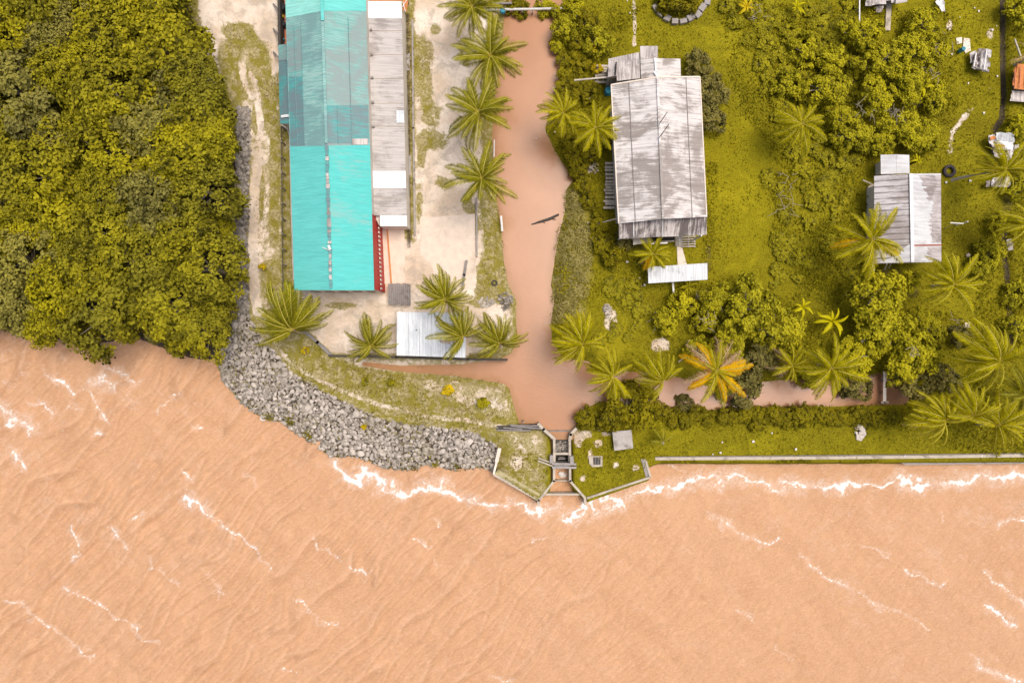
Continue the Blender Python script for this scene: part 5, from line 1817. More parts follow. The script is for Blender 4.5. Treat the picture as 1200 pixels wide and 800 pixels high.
# ---- the big weathered house
hz_e, hz_k = 5.0, 6.5
A_nw, A_k, A_ne = (716.2, 99.5), (770.5, 90.5), (820.3, 90.2)
B_sw, B_k, B_se = (725.0, 262.0), (777.0, 256.5), (828.2, 254.3)
house = thing('big_house', 'big house with long bleached and stained corrugated roof beside the canal', 'house', centre([A_nw, A_ne, B_se, B_sw], 5))
mbw = sheet('roof', [A_nw, A_k, B_k, B_sw], [hz_e, hz_k, hz_k, hz_e], M['house_roof_w'], house)
mbw['label'] = 'west roof slope, bleached white in the upper middle'
mbe = sheet('roof', [A_k, A_ne, B_se, B_k], [hz_k, hz_e, hz_e, hz_k], M['house_roof'], house)
mbe['label'] = 'east roof slope with dark stains'
mb = MB()
mb.bar(hip(A_k, hz_k + 0.08), hip(B_k, hz_k + 0.08), 0.24, 0.07)
mb.build('ridge_cap', M['house_roof_w'], house)
for t, par, c0, c1, k0, k1 in ((0.38, mbw, A_nw, B_sw, A_k, B_k), (0.33, mbe, A_ne, B_se, A_k, B_k)):
    z = hz_e + (hz_k - hz_e) * t
    a, b = lerp2(c0, k0, t), lerp2(c1, k1, t)
    mb = MB()
    mb.bar(hip(a, z + 0.055), hip(b, z + 0.055), 0.07, 0.05)
    mb.build('sheet_lap', M['grey_wood'], par)
mb = MB()
for a, b, z0, z1 in ((A_nw, A_k, hz_e, hz_k), (A_k, A_ne, hz_k, hz_e)):
    mb.bar(hip(a, z0 + .04), hip(b, z1 + .04), 0.16, 0.07)
mb.bar(hip(A_nw, hz_e + .03), hip(B_sw, hz_e + .03), 0.12, 0.06)
mb.bar(hip(A_ne, hz_e + .03), hip(B_se, hz_e + .03), 0.12, 0.06)
mb.build('bargeboard', M['pale_concrete'], house)
# a bleached sheet where the palm brushes the eave
sheet('roof_patch', [(720.5, 137), (729, 141), (733, 150), (731, 160), (725.5, 172), (722, 172)], [hz_e + 0.06, hz_e + .27, hz_e + .38, hz_e + .32, hz_e + .14, hz_e + .05], M['white_sheet'], mbw, 0.02)['label'] = 'clean white patch brushed by the palm'
vz0, vz1 = 4.95, 4.3
ver = sheet('veranda_roof', [(725.0, 261), (777, 256.5), (828.2, 253.5), (828.0, 275.0), (792, 277), (764, 277.8), (743, 279.5), (725.5, 279.8)],
            [vz0, vz0, vz0, vz1, vz1, vz1, vz1, vz1], M['veranda_roof'], house)
mb = MB()
mb.bar(hip((725.5, 260.5), vz0 + .08), hip((777, 255.8), hz_k - .3), 0.22, 0.1)
mb.bar(hip((777, 255.8), hz_k - .3), hip((828.4, 253), vz0 + .08), 0.22, 0.1)
mb.build('gable_flashing', M['house_roof_w'], house)
for x in (742.5, 776.5):
    mb = MB()
    mb.bar(hip((x, 258), vz0 + .06), hip((x + .3, 277.5), vz1 + .06), 0.08, 0.05)
    mb.build('sheet_lap', M['white_sheet'], ver)
fp = footprint([A_nw, A_ne, B_se, B_sw], [hz_e] * 4, 0.7)
mb = MB()
mb.prism(fp, -0.1, hz_e - 0.25)
mb.add([(fp[3][0], fp[3][1], hz_e - .25), (fp[2][0], fp[2][1], hz_e - .25), ((fp[3][0] + fp[2][0]) / 2, (fp[3][1] + fp[2][1]) / 2, hz_k - .35),
        (fp[3][0], fp[3][1] + .2, hz_e - .25), (fp[2][0], fp[2][1] + .2, hz_e - .25), ((fp[3][0] + fp[2][0]) / 2, (fp[3][1] + fp[2][1]) / 2 + .2, hz_k - .35)],
       [(0, 1, 2), (5, 4, 3), (0, 2, 5, 3), (1, 4, 5, 2)])
hw = mb.build('wall', M['wall_paint'], house)
for t in (0.2, 0.5, 0.8):
    x = fp[0][0] + (fp[3][0] - fp[0][0]) * t - 0.03
    y = fp[0][1] + (fp[3][1] - fp[0][1]) * t
    mb = MB()
    mb.box((x, y, 3.2), (0.1, 1.2, 1.2))
    w_ = mb.build('window', M['glass'], hw)
    mb = MB()
    mb.box((x - 0.03, y, 2.55), (0.16, 1.4, 0.08))
    mb.build('sill', M['white_paint'], w_)
# porch under the veranda: boards, rail, stair
porch = MB()
porch.slab([hip((742, 276), 2.4), hip((790, 274), 2.4), hip((790, 283.0), 2.4), hip((764, 284), 2.4), hip((742, 287), 2.4)], 0.12)
porch.build('porch_floor', M['pale_wood'], house)
mb = MB()
mb.bar(hip((763, 285.5), 3.2), hip((782, 284.8), 3.2), 0.12, 0.3)
mb.build('porch_rail', M['white_paint'], house)
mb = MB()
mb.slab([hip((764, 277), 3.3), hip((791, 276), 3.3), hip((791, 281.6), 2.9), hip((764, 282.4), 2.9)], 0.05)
mb.build('painted_porch_shade', M['dark_opening'], house)  # dark sheet painted as the shade under the veranda roof
for x in (730, 764, 795, 822):
    p = hip((x, 276), vz1 - .1)
    mb = MB()
    mb.bar((p.x, p.y, -0.1), (p.x, p.y, vz1 - .05), 0.16, 0.16)
    mb.build('post', M['white_paint'], house)
st = MB()
for i in range(8):
    z = 2.2 - i * 0.27
    p = hip((795, 277.0 + i * 1.4), z)
    st.box((p.x, p.y, z), (0.75, 0.30, 0.06))
st.build('stair', M['pale_wood'], house)
mb = MB()
mb.bar(hip((795.5, 276), 3.2), hip((795.3, 287), 1.1), 0.1, 0.1)
mb.build('handrail', M['white_paint'], house)
# back annexes
for nm, q, z, mt, lab in (
        ('annex_roof', [(713, 69), (749, 61.3), (750.2, 92), (723.3, 95), (722.5, 88.5), (712.6, 90.5)], [3.7, 4.0, 4.4, 4.3, 4.2, 4.1], 'annex_roof', 'grey lean roof of the back annex'),
        ('annex_roof', [(750.2, 54.2), (771, 54), (771, 68.2), (750.4, 69.6)], [3.9, 3.9, 4.1, 4.1], 'annex_roof', 'small square roof at the very back'),
        ('annex_roof', [(750.4, 69.8), (767.4, 68.4), (769.0, 90.0), (751.2, 92.2)], [4.2, 4.8, 4.8, 4.2], 'house_roof', 'left half of the back kitchen roof'),
        ('annex_roof', [(767.6, 68.4), (797.3, 69), (797.9, 89.2), (769.2, 90.0)], [4.8, 4.2, 4.2, 4.8], 'house_roof', 'right half of the back kitchen roof')):
    o = sheet(nm, q, z, M[mt], house)
    o['label'] = lab
    mb = MB()
    mb.prism(footprint(q, z, 0.22), -0.1, min(z) - 0.25)
    mb.build('annex_wall', M['grey_wood'], house)
mb = MB()
mb.bar(hip((767.5, 68), 4.9), hip((768.6, 84), 4.9), 0.16, 0.08)
mb.bar(hip((766.5, 84), 4.9), hip((771, 91), 4.95), 0.2, 0.1)
mb.build('ridge_cap', M['white_sheet'], house)
mb = MB()
mb.bar(hip((722, 73), 4.25), hip((721, 88), 4.35), 0.16, 0.05)
mb.build('roof_hole', M['dark_opening'], house)
for (px, py), h, lab in (((772.5, 145.5), 3.9, 'upper of two thin masts on the ridge of the big house'), ((772.5, 161.5), 4.6, 'lower of two thin masts on the ridge of the big house')):
    p = hip((px, py), 6.5)
    root = thing('roof_mast', lab, 'mast', (p.x, p.y, 6.5))
    mb = MB()
    mb.tube([(p.x, p.y, 6.45), (p.x, p.y, 6.5 + h)], [0.055, 0.04], 7)
    mb.build('pole', M['grey_wood'], root)
    mb = MB()
    mb.lathe((p.x, p.y, 6.52), [(0.16, 0), (0.14, 0.12), (0.06, 0.16)], 8)
    mb.build('base', M['white_paint'], root)
    if h > 4:
        mb = MB()
        mb.bar((p.x - .5, p.y + .1, 6.4 + h), (p.x + .5, p.y - .1, 6.4 + h), 0.05, 0.04)
        mb.bar((p.x - .4, p.y + .3, 6.4 + h), (p.x - .4, p.y - .15, 6.4 + h), 0.04, 0.03)
        mb.build('aerial', M['white_paint'], root)


def beam(name, label, cat, p0, p1, w, mat, z0=0.25, z1=None):
    mb = MB()
    z1 = z0 if z1 is None else z1
    mb.bar(hip(p0, z0), hip(p1, z1), w, w)
    return tag(mb.build(name, mat), label, cat)


beam('wooden_spar', 'long pale spar sticking out left from the back annex', 'pole', (673, 94.3), (722, 89.8), 0.16, M['pale_wood'], 2.2, 3.6)
mb = MB()
mb.tube([hip((688, 260.5), 0.4), hip((702, 261.5), 0.7), hip((712, 259), 1.5), hip((725, 255.5), 3.0)], [0.06, 0.07, 0.08, 0.08], 6)
tag(mb.build('bent_pole', M['pale_wood']), 'thin bent pale pole leaning on the left wall of the big house', 'pole')
for (x0, y0, x1, y1), lab in (((698, 76, 716, 96), 'weathered board staging left of the back annex'), ((708.5, 190, 721, 245), 'weathered board staging along the left wall of the big house')):
    root = thing('board_staging', lab, 'staging', G((x0 + x1) / 2, (y0 + y1) / 2))
    mb = MB()
    yy = y0
    while yy < y1:
        j = rnd.uniform(-1.5, 1.5)
        mb.slab([hip((x0 + j, yy), .6), hip((x1 + j * .5, yy), .6), hip((x1 + j * .5, yy + 2.6), .6), hip((x0 + j, yy + 2.6), .6)], 0.06)
        yy += rnd.uniform(3.0, 5.2)
    mb.build('boards', M['concrete'], root)
    for xx in (x0 + 2, (x0 + x1) / 2, x1 - 2):
        mb = MB()
        mb.bar(hip((xx, y0), .5), hip((xx, y1), .5), 0.12, 0.14)
        mb.build('joist', M['grey_wood'], root)
    for a in ((x0 + 2, y0 + 2), (x1 - 2, y1 - 2), (x0 + 2, y1 - 2), (x1 - 2, y0 + 2)):
        mb = MB()
        p = hip(a, 0.4)
        mb.bar((p.x, p.y, -.2), (p.x, p.y, .42), .12, .12)
        mb.build('leg', M['grey_wood'], root)
root = thing('pallet', 'pale timber pallet in the grass right of the veranda stair', 'pallet', G(808, 284))
mb = MB()
for i in range(5):
    mb.bar(hip((799, 278 + i * 2.7), 0.25), hip((815, 277 + i * 2.9), 0.25), 0.13, 0.05)
mb.build('boards', M['concrete'], root)
for x in (800, 807, 814):
    mb = MB()
    mb.bar(hip((x, 277), 0.15), hip((x, 290), 0.15), 0.12, 0.12)
    mb.build('bearer', M['grey_wood'], root)
# gate awning
aw = thing('metal_awning', 'long narrow pale metal awning over the front path of the big house', 'awning', centre([(759, 313), (829, 308), (829, 328), (760, 332)]))
aq = [(759.2, 312.8), (829.0, 308.2), (829.2, 327.6), (759.8, 332.0)]
ar = sheet('roof', aq, [2.6, 2.6, 2.45, 2.45], M['awning_roof'], aw)
mb = MB()
for t in (0.075, 0.93):
    a, b = lerp2(aq[0], aq[1], t), lerp2(aq[3], aq[2], t)
    mb.bar(hip(a, 2.63), hip(b, 2.48), 0.07, 0.04)
mb.build('sheet_lap', M['white_sheet'], ar)
for p in ((762, 315), (826, 311), (826, 325), (762, 329)):
    v = hip(p, 2.5)
    mb = MB()
    mb.bar((v.x, v.y, -0.1), (v.x, v.y, 2.45), 0.12, 0.12)
    mb.build('post', M['grey_wood'], aw)
beam('gate_post', 'white post lying on the grass below the metal awning', 'post', (788.5, 331), (789.2, 343), 0.2, M['white_paint'], 0.6)

# ---- the small cottage
cott = thing('small_cottage', 'small cottage with ribbed grey left slope and white stained right slope', 'cottage', centre([(1024, 205), (1103, 203), (1103, 307), (1024, 308)], 4))
cq = dict(nw=(1024.5, 206), k0=(1067.5, 203.5), ne=(1102.7, 203.3), sw=(1024.5, 309), k1=(1069.5, 307.5), se=(1103.2, 307.0))
ce, ck = 2.9, 4.2
c1 = sheet('roof', [cq['nw'], cq['k0'], cq['k1'], cq['sw']], [ce, ck, ck, ce], M['cottage_roof'], cott)
c1['label'] = 'ribbed grey west slope with dark bands'
c2 = sheet('roof', [cq['k0'], cq['ne'], cq['se'], cq['k1']], [ck, ce, ce, ck], M['cottage_roof_e'], cott)
c2['label'] = 'white east slope stained along the eave'


def ce_pt(u, v):
    a = lerp2(cq['ne'], cq['k0'], u)
    b = lerp2(cq['se'], cq['k1'], u)
    return lerp2(a, b, v), ce + (ck - ce) * u


# sheets stained from the eave upward, each to its own height
mb = MB()
v = 0.02
top = 0.74
while v < 0.985:
    if 0.775 < v < 0.83:
        v = 0.83
        continue
    dv = 0.020
    tgt = 0.72 - 1.0 * v if v < 0.3 else (0.36 + 0.06 * math.sin(v * 14) if v < 0.8 else 0.50)
    u1 = max(0.20, tgt + rnd.uniform(-0.07, 0.07))
    q = [ce_pt(0.0, v), ce_pt(u1, v), ce_pt(u1 - 0.04, v + dv), ce_pt(0.0, v + dv)]
    mb.slab([hip(p, z + 0.022) for p, z in q], 0.015)
    v += dv + 0.0006
o = mb.build('stained_sheet', M['cottage_stain'], c2)
q = [ce_pt(0, 0.800), ce_pt(0.93, 0.800), ce_pt(0.93, 0.817), ce_pt(0, 0.817)]
sheet('red_strip', [p for p, z in q], [z + 0.04 for p, z in q], M['rust_dark'], c2, 0.02)
mb = MB()
mb.bar(hip(cq['k0'], ck + .07), hip(cq['k1'], ck + .07), 0.36, 0.07)
mb.build('ridge_cap', M['white_sheet'], cott)
sheet('roof_patch', [(1050, 300), (1060, 290), (1068.5, 284), (1069, 306.8), (1028, 308)], [3.70, 3.99, 4.235, 4.235, 3.1], M['cottage_roof_e'], c1, 0.02)['label'] = 'bleached corner of the west slope'
fp = footprint([cq['nw'], cq['ne'], cq['se'], cq['sw']], [ce] * 4, 0.8)
mb = MB()
mb.prism(fp, -0.1, ce - 0.15)
mb.add([(fp[3][0], fp[3][1], ce - .15), (fp[2][0], fp[2][1], ce - .15), (fp[3][0] * .43 + fp[2][0] * .57, fp[3][1], ck - .25),
        (fp[3][0], fp[3][1] + .2, ce - .15), (fp[2][0], fp[2][1] + .2, ce - .15), (fp[3][0] * .43 + fp[2][0] * .57, fp[3][1] + .2, ck - .25)],
       [(0, 1, 2), (5, 4, 3), (0, 2, 5, 3), (1, 4, 5, 2)])
cw = mb.build('wall', M['wall_paint'], cott)
for t in (0.3, 0.7):
    mb = MB()
    mb.box((fp[3][0] + (fp[2][0] - fp[3][0]) * t, fp[3][1] - 0.02, 1.8), (1.0, 0.1, 1.1))
    mb.build('window', M['glass'], cw)
a1 = sheet('annex_roof', [(1032.0, 181.5), (1050.5, 181.0), (1050.8, 203.5), (1032.3, 204.2)], [2.4, 2.7, 2.7, 2.4], M['cottage_roof_e'], cott)
a2 = sheet('annex_roof', [(1050.7, 181.0), (1065.6, 181.6), (1066, 202.8), (1051.0, 203.5)], [2.7, 2.4, 2.4, 2.7], M['cottage_roof_e'], cott)
mb = MB()
mb.prism(footprint([(1032, 181.5), (1065.6, 181.5), (1066, 203), (1032, 204)], [2.4] * 4, 0.6), -0.1, 2.25)
mb.build('annex_wall', M['wall_paint'], cott)
for (a, b) in (((1023.5, 306), (1023.8, 317)), ((1036.5, 316), (1039.5, 309)), ((1042, 314), (1044, 308.5))):
    mb = MB()
    mb.bar(hip(a, 0.8), hip(b, 2.6), 0.13, 0.13)
    mb.build('slant_bar', M['white_paint'], cott)
slabs('cottage_step', [[(1015.5, 219), (1023, 216), (1024, 252), (1016, 250)]], M['pale_concrete'], 0.4)
beam('leaning_board', 'thin board leaning near the left wall of the small cottage', 'board', (1011, 211), (1022, 216), 0.12, M['pale_wood'], 0.5)

# ---- crumpled shack, pads, wreck, ruined shed, rusty roof
def crumple(name, corners, z, mat, parent, seed, n=7, amp=0.16, holes=0.06):
    g = random.Random(seed)
    vs, fs = [], []
    for i in range(n + 1):
        for j in range(n + 1):
            a = lerp2(corners[0], corners[1], i / n)
            b = lerp2(corners[3], corners[2], i / n)
            p = lerp2(a, b, j / n)
            e = 1.2 if i in (0, n) or j in (0, n) else 0.4
            p = (p[0] + g.uniform(-.6, .6) * e, p[1] + g.uniform(-.6, .6) * e)
            vs.append(hip(p, z + g.uniform(-amp, amp)))
    for i in range(n):
        for j in range(n):
            if g.random() < holes:
                continue
            k = i * (n + 1) + j
            fs.append((k, k + 1, k + n + 2, k + n + 1))
    mb = MB()
    mb.add(vs, fs)
    o = mb.build(name, mat, parent)
    md = o.modifiers.new('thickness', 'SOLIDIFY')
    md.thickness = 0.04
    return o


shack = thing('crumpled_shack', 'collapsed shack roof of crumpled white sheets on the upper right lawn', 'shack', G(1150, 71))
crumple('roof', [(1144, 57), (1162.5, 58), (1159, 85), (1139, 80)], 0.9, M['scrap_sheet'], shack, 3, 8, 0.2)
crumple('loose_sheet', [(1137, 63), (1144, 59), (1142, 72), (1137, 74)], 0.7, M['scrap_sheet'], shack, 4, 3, 0.1, 0)
for i, (a, b) in enumerate((((1144, 62), (1141, 78)), ((1150, 60), (1148, 80)), ((1156, 60), (1153, 82)), ((1142, 79), (1158, 84)))):
    mb = MB()
    mb.bar(hip(a, 1.12), hip(b, 1.1), 0.12, 0.1)
    mb.build('purlin', M['grey_wood'] if i % 2 else M['white_paint'], shack)
mb = MB()
mb.prism(footprint([(1143, 60), (1161, 60), (1158, 83), (1142, 79)], [.9] * 4, 0.6), -0.1, 0.6)
mb.build('wall', M['grey_wood'], shack)
slabs('barrel_pad', [[(1129, 45), (1136, 46), (1137, 60), (1131, 63), (1128, 56)], [(1120, 45), (1127, 44), (1127, 51), (1121, 52)]], M['pale_concrete'], 0.12)

wreck = thing('wrecked_hut', 'wrecked hut of white and rust sheets at the right edge, palm leaning over it', 'hut', G(1174, 185))
crumple('roof_sheet', [(1167, 155.5), (1188.5, 155.5), (1188.5, 166), (1168, 165)], 1.4, M['awning_roof'], wreck, 5, 4, 0.06, 0)
crumple('roof_sheet', [(1168, 165), (1188, 166.5), (1187.5, 176), (1170, 175)], 1.3, M['white_sheet'], wreck, 6, 4, 0.08, 0)
crumple('roof_sheet', [(1158.5, 159), (1168, 157), (1170, 175), (1160, 172)], 1.15, M['scrap_sheet'], wreck, 7, 4, 0.12, 0.05)
crumple('rusty_sheet', [(1160, 160), (1168, 159), (1167, 163), (1160.5, 165)], 1.4, M['rust'], wreck, 8, 2, 0.05, 0)
crumple('rusty_sheet', [(1167, 169.5), (1178, 170), (1177.5, 172.5), (1167, 172)], 1.52, M['rust'], wreck, 9, 2, 0.04, 0)
crumple('roof_sheet', [(1164, 175), (1175, 175), (1174, 186), (1165, 184)], 1.1, M['annex_roof'], wreck, 10, 3, 0.1, 0.05)
crumple('roof_sheet', [(1180, 175), (1188, 175), (1185, 189), (1179, 188)], 1.1, M['scrap_sheet'], wreck, 11, 3, 0.12, 0.05)
crumple('loose_sheet', [(1189, 170), (1194, 169), (1194, 184), (1188, 183)], 0.6, M['annex_roof'], wreck, 12, 3, 0.08, 0)
mb = MB()
mb.prism(footprint([(1161, 158), (1187, 157), (1186, 185), (1166, 183)], [1.2] * 4, 0.6), -0.2, 0.85)
mb.build('wall', M['grey_wood'], wreck)
w2 = thing('broken_roof', 'broken lower roof of pale sheets below the leaning palm', 'roof', G(1172, 213))
crumple('roof_sheet', [(1163, 208), (1183, 206), (1186, 219.5), (1162, 219.5)], 1.0, M['scrap_sheet'], w2, 13, 5, 0.1, 0.0)
crumple('loose_sheet', [(1156, 212), (1161, 212), (1161, 219), (1155, 219)], 0.8, M['annex_roof'], w2, 14, 2, 0.05, 0)
crumple('loose_sheet', [(1186, 217), (1193, 213), (1191, 229), (1184, 225)], 0.7, M['annex_roof'], w2, 15, 3, 0.06, 0)
mb = MB()
mb.bar(hip((1171, 217), 1.25), hip((1177, 208), 1.25), 0.1, 0.08)
mb.build('purlin', M['dark_wood'], w2)
mb = MB()
mb.prism(footprint([(1164, 209), (1183, 208), (1184, 218), (1163, 218)], [1.0] * 4, 0.5), -0.2, 0.75)
mb.build('wall', M['grey_wood'], w2)

ruin = thing('ruined_shed', 'ruined grey shed roof cut by the top edge of the picture', 'shed', G(1038, -3))
crumple('roof', [(1015, -22), (1063, -22), (1062.5, 1.5), (1014, 7.5)], 1.5, M['annex_roof'], ruin, 21, 8, 0.14, 0.04)
crumple('roof_sheet', [(1049, -6), (1063.5, -7), (1063.5, 2), (1050, 4)], 1.72, M['grey_sheet'], ruin, 22, 3, 0.05, 0)
mb = MB()
mb.prism(footprint([(1016, -21), (1062, -21), (1062, 1), (1016, 5)], [1.5] * 4, 0.6), -0.1, 1.2)
mb.build('wall', M['grey_wood'], ruin)
crumple('fallen_sheet', [(1025, 8), (1036, 7), (1034, 14), (1027, 15)], 0.5, M['scrap_sheet'], ruin, 23, 3, 0.12, 0.1)
o = thing('field_fence', 'thin white rail fence running down from the top edge left of the ruined shed', 'fence', G(1007, 25))
mb = MB()
mb.bar(hip((1007.5, -40), 1.1), hip((1007.0, 50), 1.1), 0.13, 0.10)
mb.build('rail', M['white_paint'], o)
for y in (-30, -10, 10, 30, 49):
    mb = MB()
    p = hip((1007.3, y), 1.0)
    mb.bar((p.x, p.y, -.2), (p.x, p.y, 1.08), .12, .12)
    mb.build('post', M['grey_wood'], o)

rr = thing('rusty_roof', 'rusty orange tin roof cut by the right edge', 'roof', G(1196, 95))
crumple('roof', [(1193, 75), (1225, 78), (1225, 106), (1187.5, 104)], 1.3, M['rust'], rr, 31, 6, 0.08, 0.0)
crumple('loose_sheet', [(1188, 82), (1193, 74), (1191, 101), (1187, 100)], 1.15, M['rust'], rr, 34, 4, 0.1, 0.0)
mb = MB()
for i in range(5):
    mb.bar(hip((1190 + i * 6, 78 + (4 if i == 0 else 0)), 1.45), hip((1189 + i * 6, 103), 1.45), 0.08, 0.05)
mb.build('sheet_lap', M['terracotta'], rr)
crumple('lower_roof', [(1186, 106.5), (1225, 108), (1225, 122), (1184, 119)], 0.8, M['annex_roof'], rr, 32, 5, 0.07, 0.0)
mb = MB()
mb.prism([(v.x, v.y) for v in (hip((1194, 82), 1), hip((1222, 82), 1), hip((1222, 115), 1), hip((1194, 113), 1))], -0.1, 0.7)
mb.build('wall', M['grey_wood'], rr)
beam('pale_branch', 'bare forked branch propped above the rusty roof', 'branch', (1189, 46), (1196, 66), 0.14, M['pale_bark'], 0.8)
cs = thing('roof_scrap', 'torn white sheet scrap at the top edge left of the upper lawn', 'sheet', G(1103, 6))
crumple('sheet', [(1096, 2), (1105, -6), (1108.5, 14), (1104, 14)], 0.5, M['white_sheet'], cs, 33, 4, 0.15, 0.0)

# tyre, T post, white board, ball, stone heap
def tyre(px, py, r, label, z=0.15):
    p = hip((px, py), z)
    me = bmesh.new()
    n, m = 28, 10
    vs, fs = [], []
    for i in range(n):
        a = 2 * math.pi * i / n
        for j in range(m):
            b = 2 * math.pi * j / m
            rr_ = r * (0.76 + 0.22 * math.cos(b))
            vs.append((p.x + rr_ * math.cos(a), p.y + rr_ * math.sin(a), p.z + r * 0.26 * math.sin(b)))
    for i in range(n):
        for j in range(m):
            fs.append((i * m + j, ((i + 1) % n) * m + j, ((i + 1) % n) * m + (j + 1) % m, i * m + (j + 1) % m))
    me.free()
    mb = MB()
    mb.add(vs, fs)
    for i in range(28):
        a = 2 * math.pi * i / 28
        mb.box((p.x + r * 0.97 * math.cos(a), p.y + r * 0.97 * math.sin(a), p.z), (r * 0.10, r * 0.12, r * 0.4), a)
    o = mb.build('tyre', M['rubber'])
    return tag(o, label, 'tyre')


tyre(1112.5, 200.5, 0.72, 'big black tyre lying on the grass right of the small cottage', 0.2)
tyre(308.5, 489.5, 0.38, 'pale old tyre washed up at the outer edge of the rock bank', -1.35).material_slots[0].material = M['litter']
tyre(579.5, 331.5, 0.36, 'small dark tyre in the dry grass by the canal', 0.1)
t_ = thing('clothes_post', 'white T-shaped clothes post on the lawn right of the small cottage', 'post', G(1119.5, 264))
p = hip((1119.5, 264), 0)
mb = MB()
mb.bar((p.x, p.y, -.1), (p.x, p.y + .05, 2.2), 0.13, 0.13)
mb.build('post', M['white_paint'], t_)
mb = MB()
mb.bar(hip((1113.5, 261), 2.2), hip((1129, 262), 2.2), 0.11, 0.1)
mb.build('crossbar', M['white_paint'], t_)
mb = MB()
mb.tube([hip((1119, 262), 2.15), hip((1106, 268), 0.1)], 0.025, 5)
mb.build('stay', M['pale_wood'], t_)
b_ = thing('white_board', 'pale rectangular board standing on end above the lower right palms', 'board', G(1135, 385))
mb = MB()
mb.slab([hip((1130.8, 378), 0.7), hip((1136.6, 377), 0.7), hip((1138.6, 392), 0.45), hip((1133.5, 393.5), 0.45)], 0.07)
mb.build('panel', M['pale_concrete'], b_)
mb = MB()
mb.bar(hip((1133, 380), 0.62), hip((1134, 391), 0.4), 0.12, 0.3)
mb.build('batten', M['grey_wood'], b_)
mb = MB()
c = hip((1134.5, 299), 0.25)
mb.lathe((c.x, c.y, 0), [(0.06, 0.0), (0.22, 0.08), (0.27, 0.22), (0.2, 0.4), (0.05, 0.46)], 10)
tag(mb.build('float_ball', M['concrete'], None, True), 'round grey ball on the lawn below the clothes post', 'ball')
for (px, py), lab in (((1191, 378), 'tipped grey concrete block beside the dark ditch at the right edge'), ((1182, 287), 'grey concrete block in the dark ditch under the yellow palm')):
    mb = MB()
    c = hip((px, py), 0.2)
    mb.box((c.x, c.y, 0.15), (0.9 if py > 300 else .6, 0.7 if py > 300 else 1.3, 0.5), 0.2)
    mb.box((c.x + .1, c.y + .05, 0.42), (0.5, 0.4, 0.12), 0.2)
    tag(mb.build('concrete_block', M['old_concrete']), lab, 'block')
V0, F0, T0 = [], [], []
nv = 0
for i in range(46):
    v, f = SMALL[i % 5]
    a = rnd.uniform(0, 6.28)
    rr_ = rnd.random() ** .5
    p = hip((1007 + 6 * rr_ * math.cos(a), 505 + 10 * rr_ * math.sin(a)), 0.0)
    r = rnd.uniform(.14, .26)
    V0.append(v * r + np.array([p.x, p.y, 0.1 + 0.4 * (1 - rr_)]))
    F0.append(f + nv)
    nv += len(v)
    T0.append(np.full(len(v), rnd.uniform(.6, 1)))
tag(link('stone_heap', raw_mesh('stone_heap', np.concatenate(V0), np.concatenate(F0), [M['rock']], None, np.concatenate(T0))),
    'small oval heap of pale stones on the grass above the sea wall', 'stones')
for nm, (cx_, cy_), (rx, ry), cnt, mt, lab in (('stone_heap', (693, 196), (9, 8), 40, 'rock', 'scatter of pale stones on the canal bank left of the big house'),
                                               ('stone_heap', (712, 364), (5, 9), 34, 'rock', 'grey stones beside the sandy patch below the reeds'),
                                               ('ash_heap', (592, 352), (9, 11), 60, 'dark_rock', 'dark heap of burnt debris at the canal edge'),
                                               ('gravel_patch', (570, 354), (9, 6), 40, 'dark_rock', 'dark gravel patch beside the burnt heap')):
    V0, F0, T0 = [], [], []
    nv = 0
    for i in range(cnt):
        v, f = SMALL[i % 5]
        a = rnd.uniform(0, 6.28)
        rr_ = rnd.random() ** .5
        p = hip((cx_ + rx * rr_ * math.cos(a), cy_ + ry * rr_ * math.sin(a)), 0.0)
        r = rnd.uniform(.09, .22)
        V0.append(v * r + np.array([p.x, p.y, 0.03 + (0.35 if nm != 'gravel_patch' else 0.0) * (1 - rr_)]))
        F0.append(f + nv)
        nv += len(v)
        T0.append(np.full(len(v), rnd.uniform(.2, 1)))
    tag(link(nm, raw_mesh(nm, np.concatenate(V0), np.concatenate(F0), [M[mt]], None, np.concatenate(T0))), lab, 'stones' if 'stone' in nm else 'debris')
# broken concrete ring round the top bush
ring = thing('concrete_ring', 'broken grey concrete ring round the bush at the top edge', 'ring', G(795, -4))
c = P(795, -6)
for i in range(22):
    a = math.pi * 2 * i / 22
    if rnd.random() < 0.12 and not (3.6 < a < 5.8):
        continue
    r = 3.35 * rnd.uniform(0.96, 1.04)
    mb = MB()
    mb.box((c[0] + r * math.cos(a), c[1] + r * math.sin(a) * 0.95, 0.22), (0.62 * rnd.uniform(.8, 1.25), 0.95 * rnd.uniform(.75, 1.05), 0.55 * rnd.uniform(.6, 1.1)), a + rnd.uniform(-.15, .15))
    mb.build('wall_segment', M['old_concrete'], ring, bevel=0.05)

# ---- pipe crossing, log, footbridge
px_ = thing('pipe_crossing', 'thin grey pipe spanning the canal at the top edge', 'pipe', G(574, 11))
mb = MB()
mb.tube([hip((566, 11.6), 0.3), hip((620, 11.0), 0.25), hip((667, 10), 0.3)], 0.14, 9)
mb.build('pipe', M['pipe'], px_)
for x in (573, 592, 612, 624, 650):
    mb = MB()
    p = hip((x, 11.3), 0.1)
    mb.bar((p.x, p.y - .25, -2.0), (p.x, p.y - .1, 0.12), .13, .13)
    mb.bar((p.x, p.y - .35, 0.08), (p.x, p.y + .35, 0.08), .1, .1)
    mb.build('trestle', M['grey_wood'], px_)
beam('jetty_beam', 'short beam on the west bank above the canal pipe', 'beam', (560, 5), (600, 4), 0.2, M['grey_wood'], 0.5)
log = thing('floating_log', 'dark branch lying in the main canal with a mossy root end', 'log', PV(640, 257, CANAL))
mb = MB()
mb.tube([hip((623, 263), -0.75), hip((634, 259.5), -0.72), hip((644, 256.5), -0.7), hip((655, 251), -0.55)], [0.07, 0.15, 0.17, 0.10], 7)
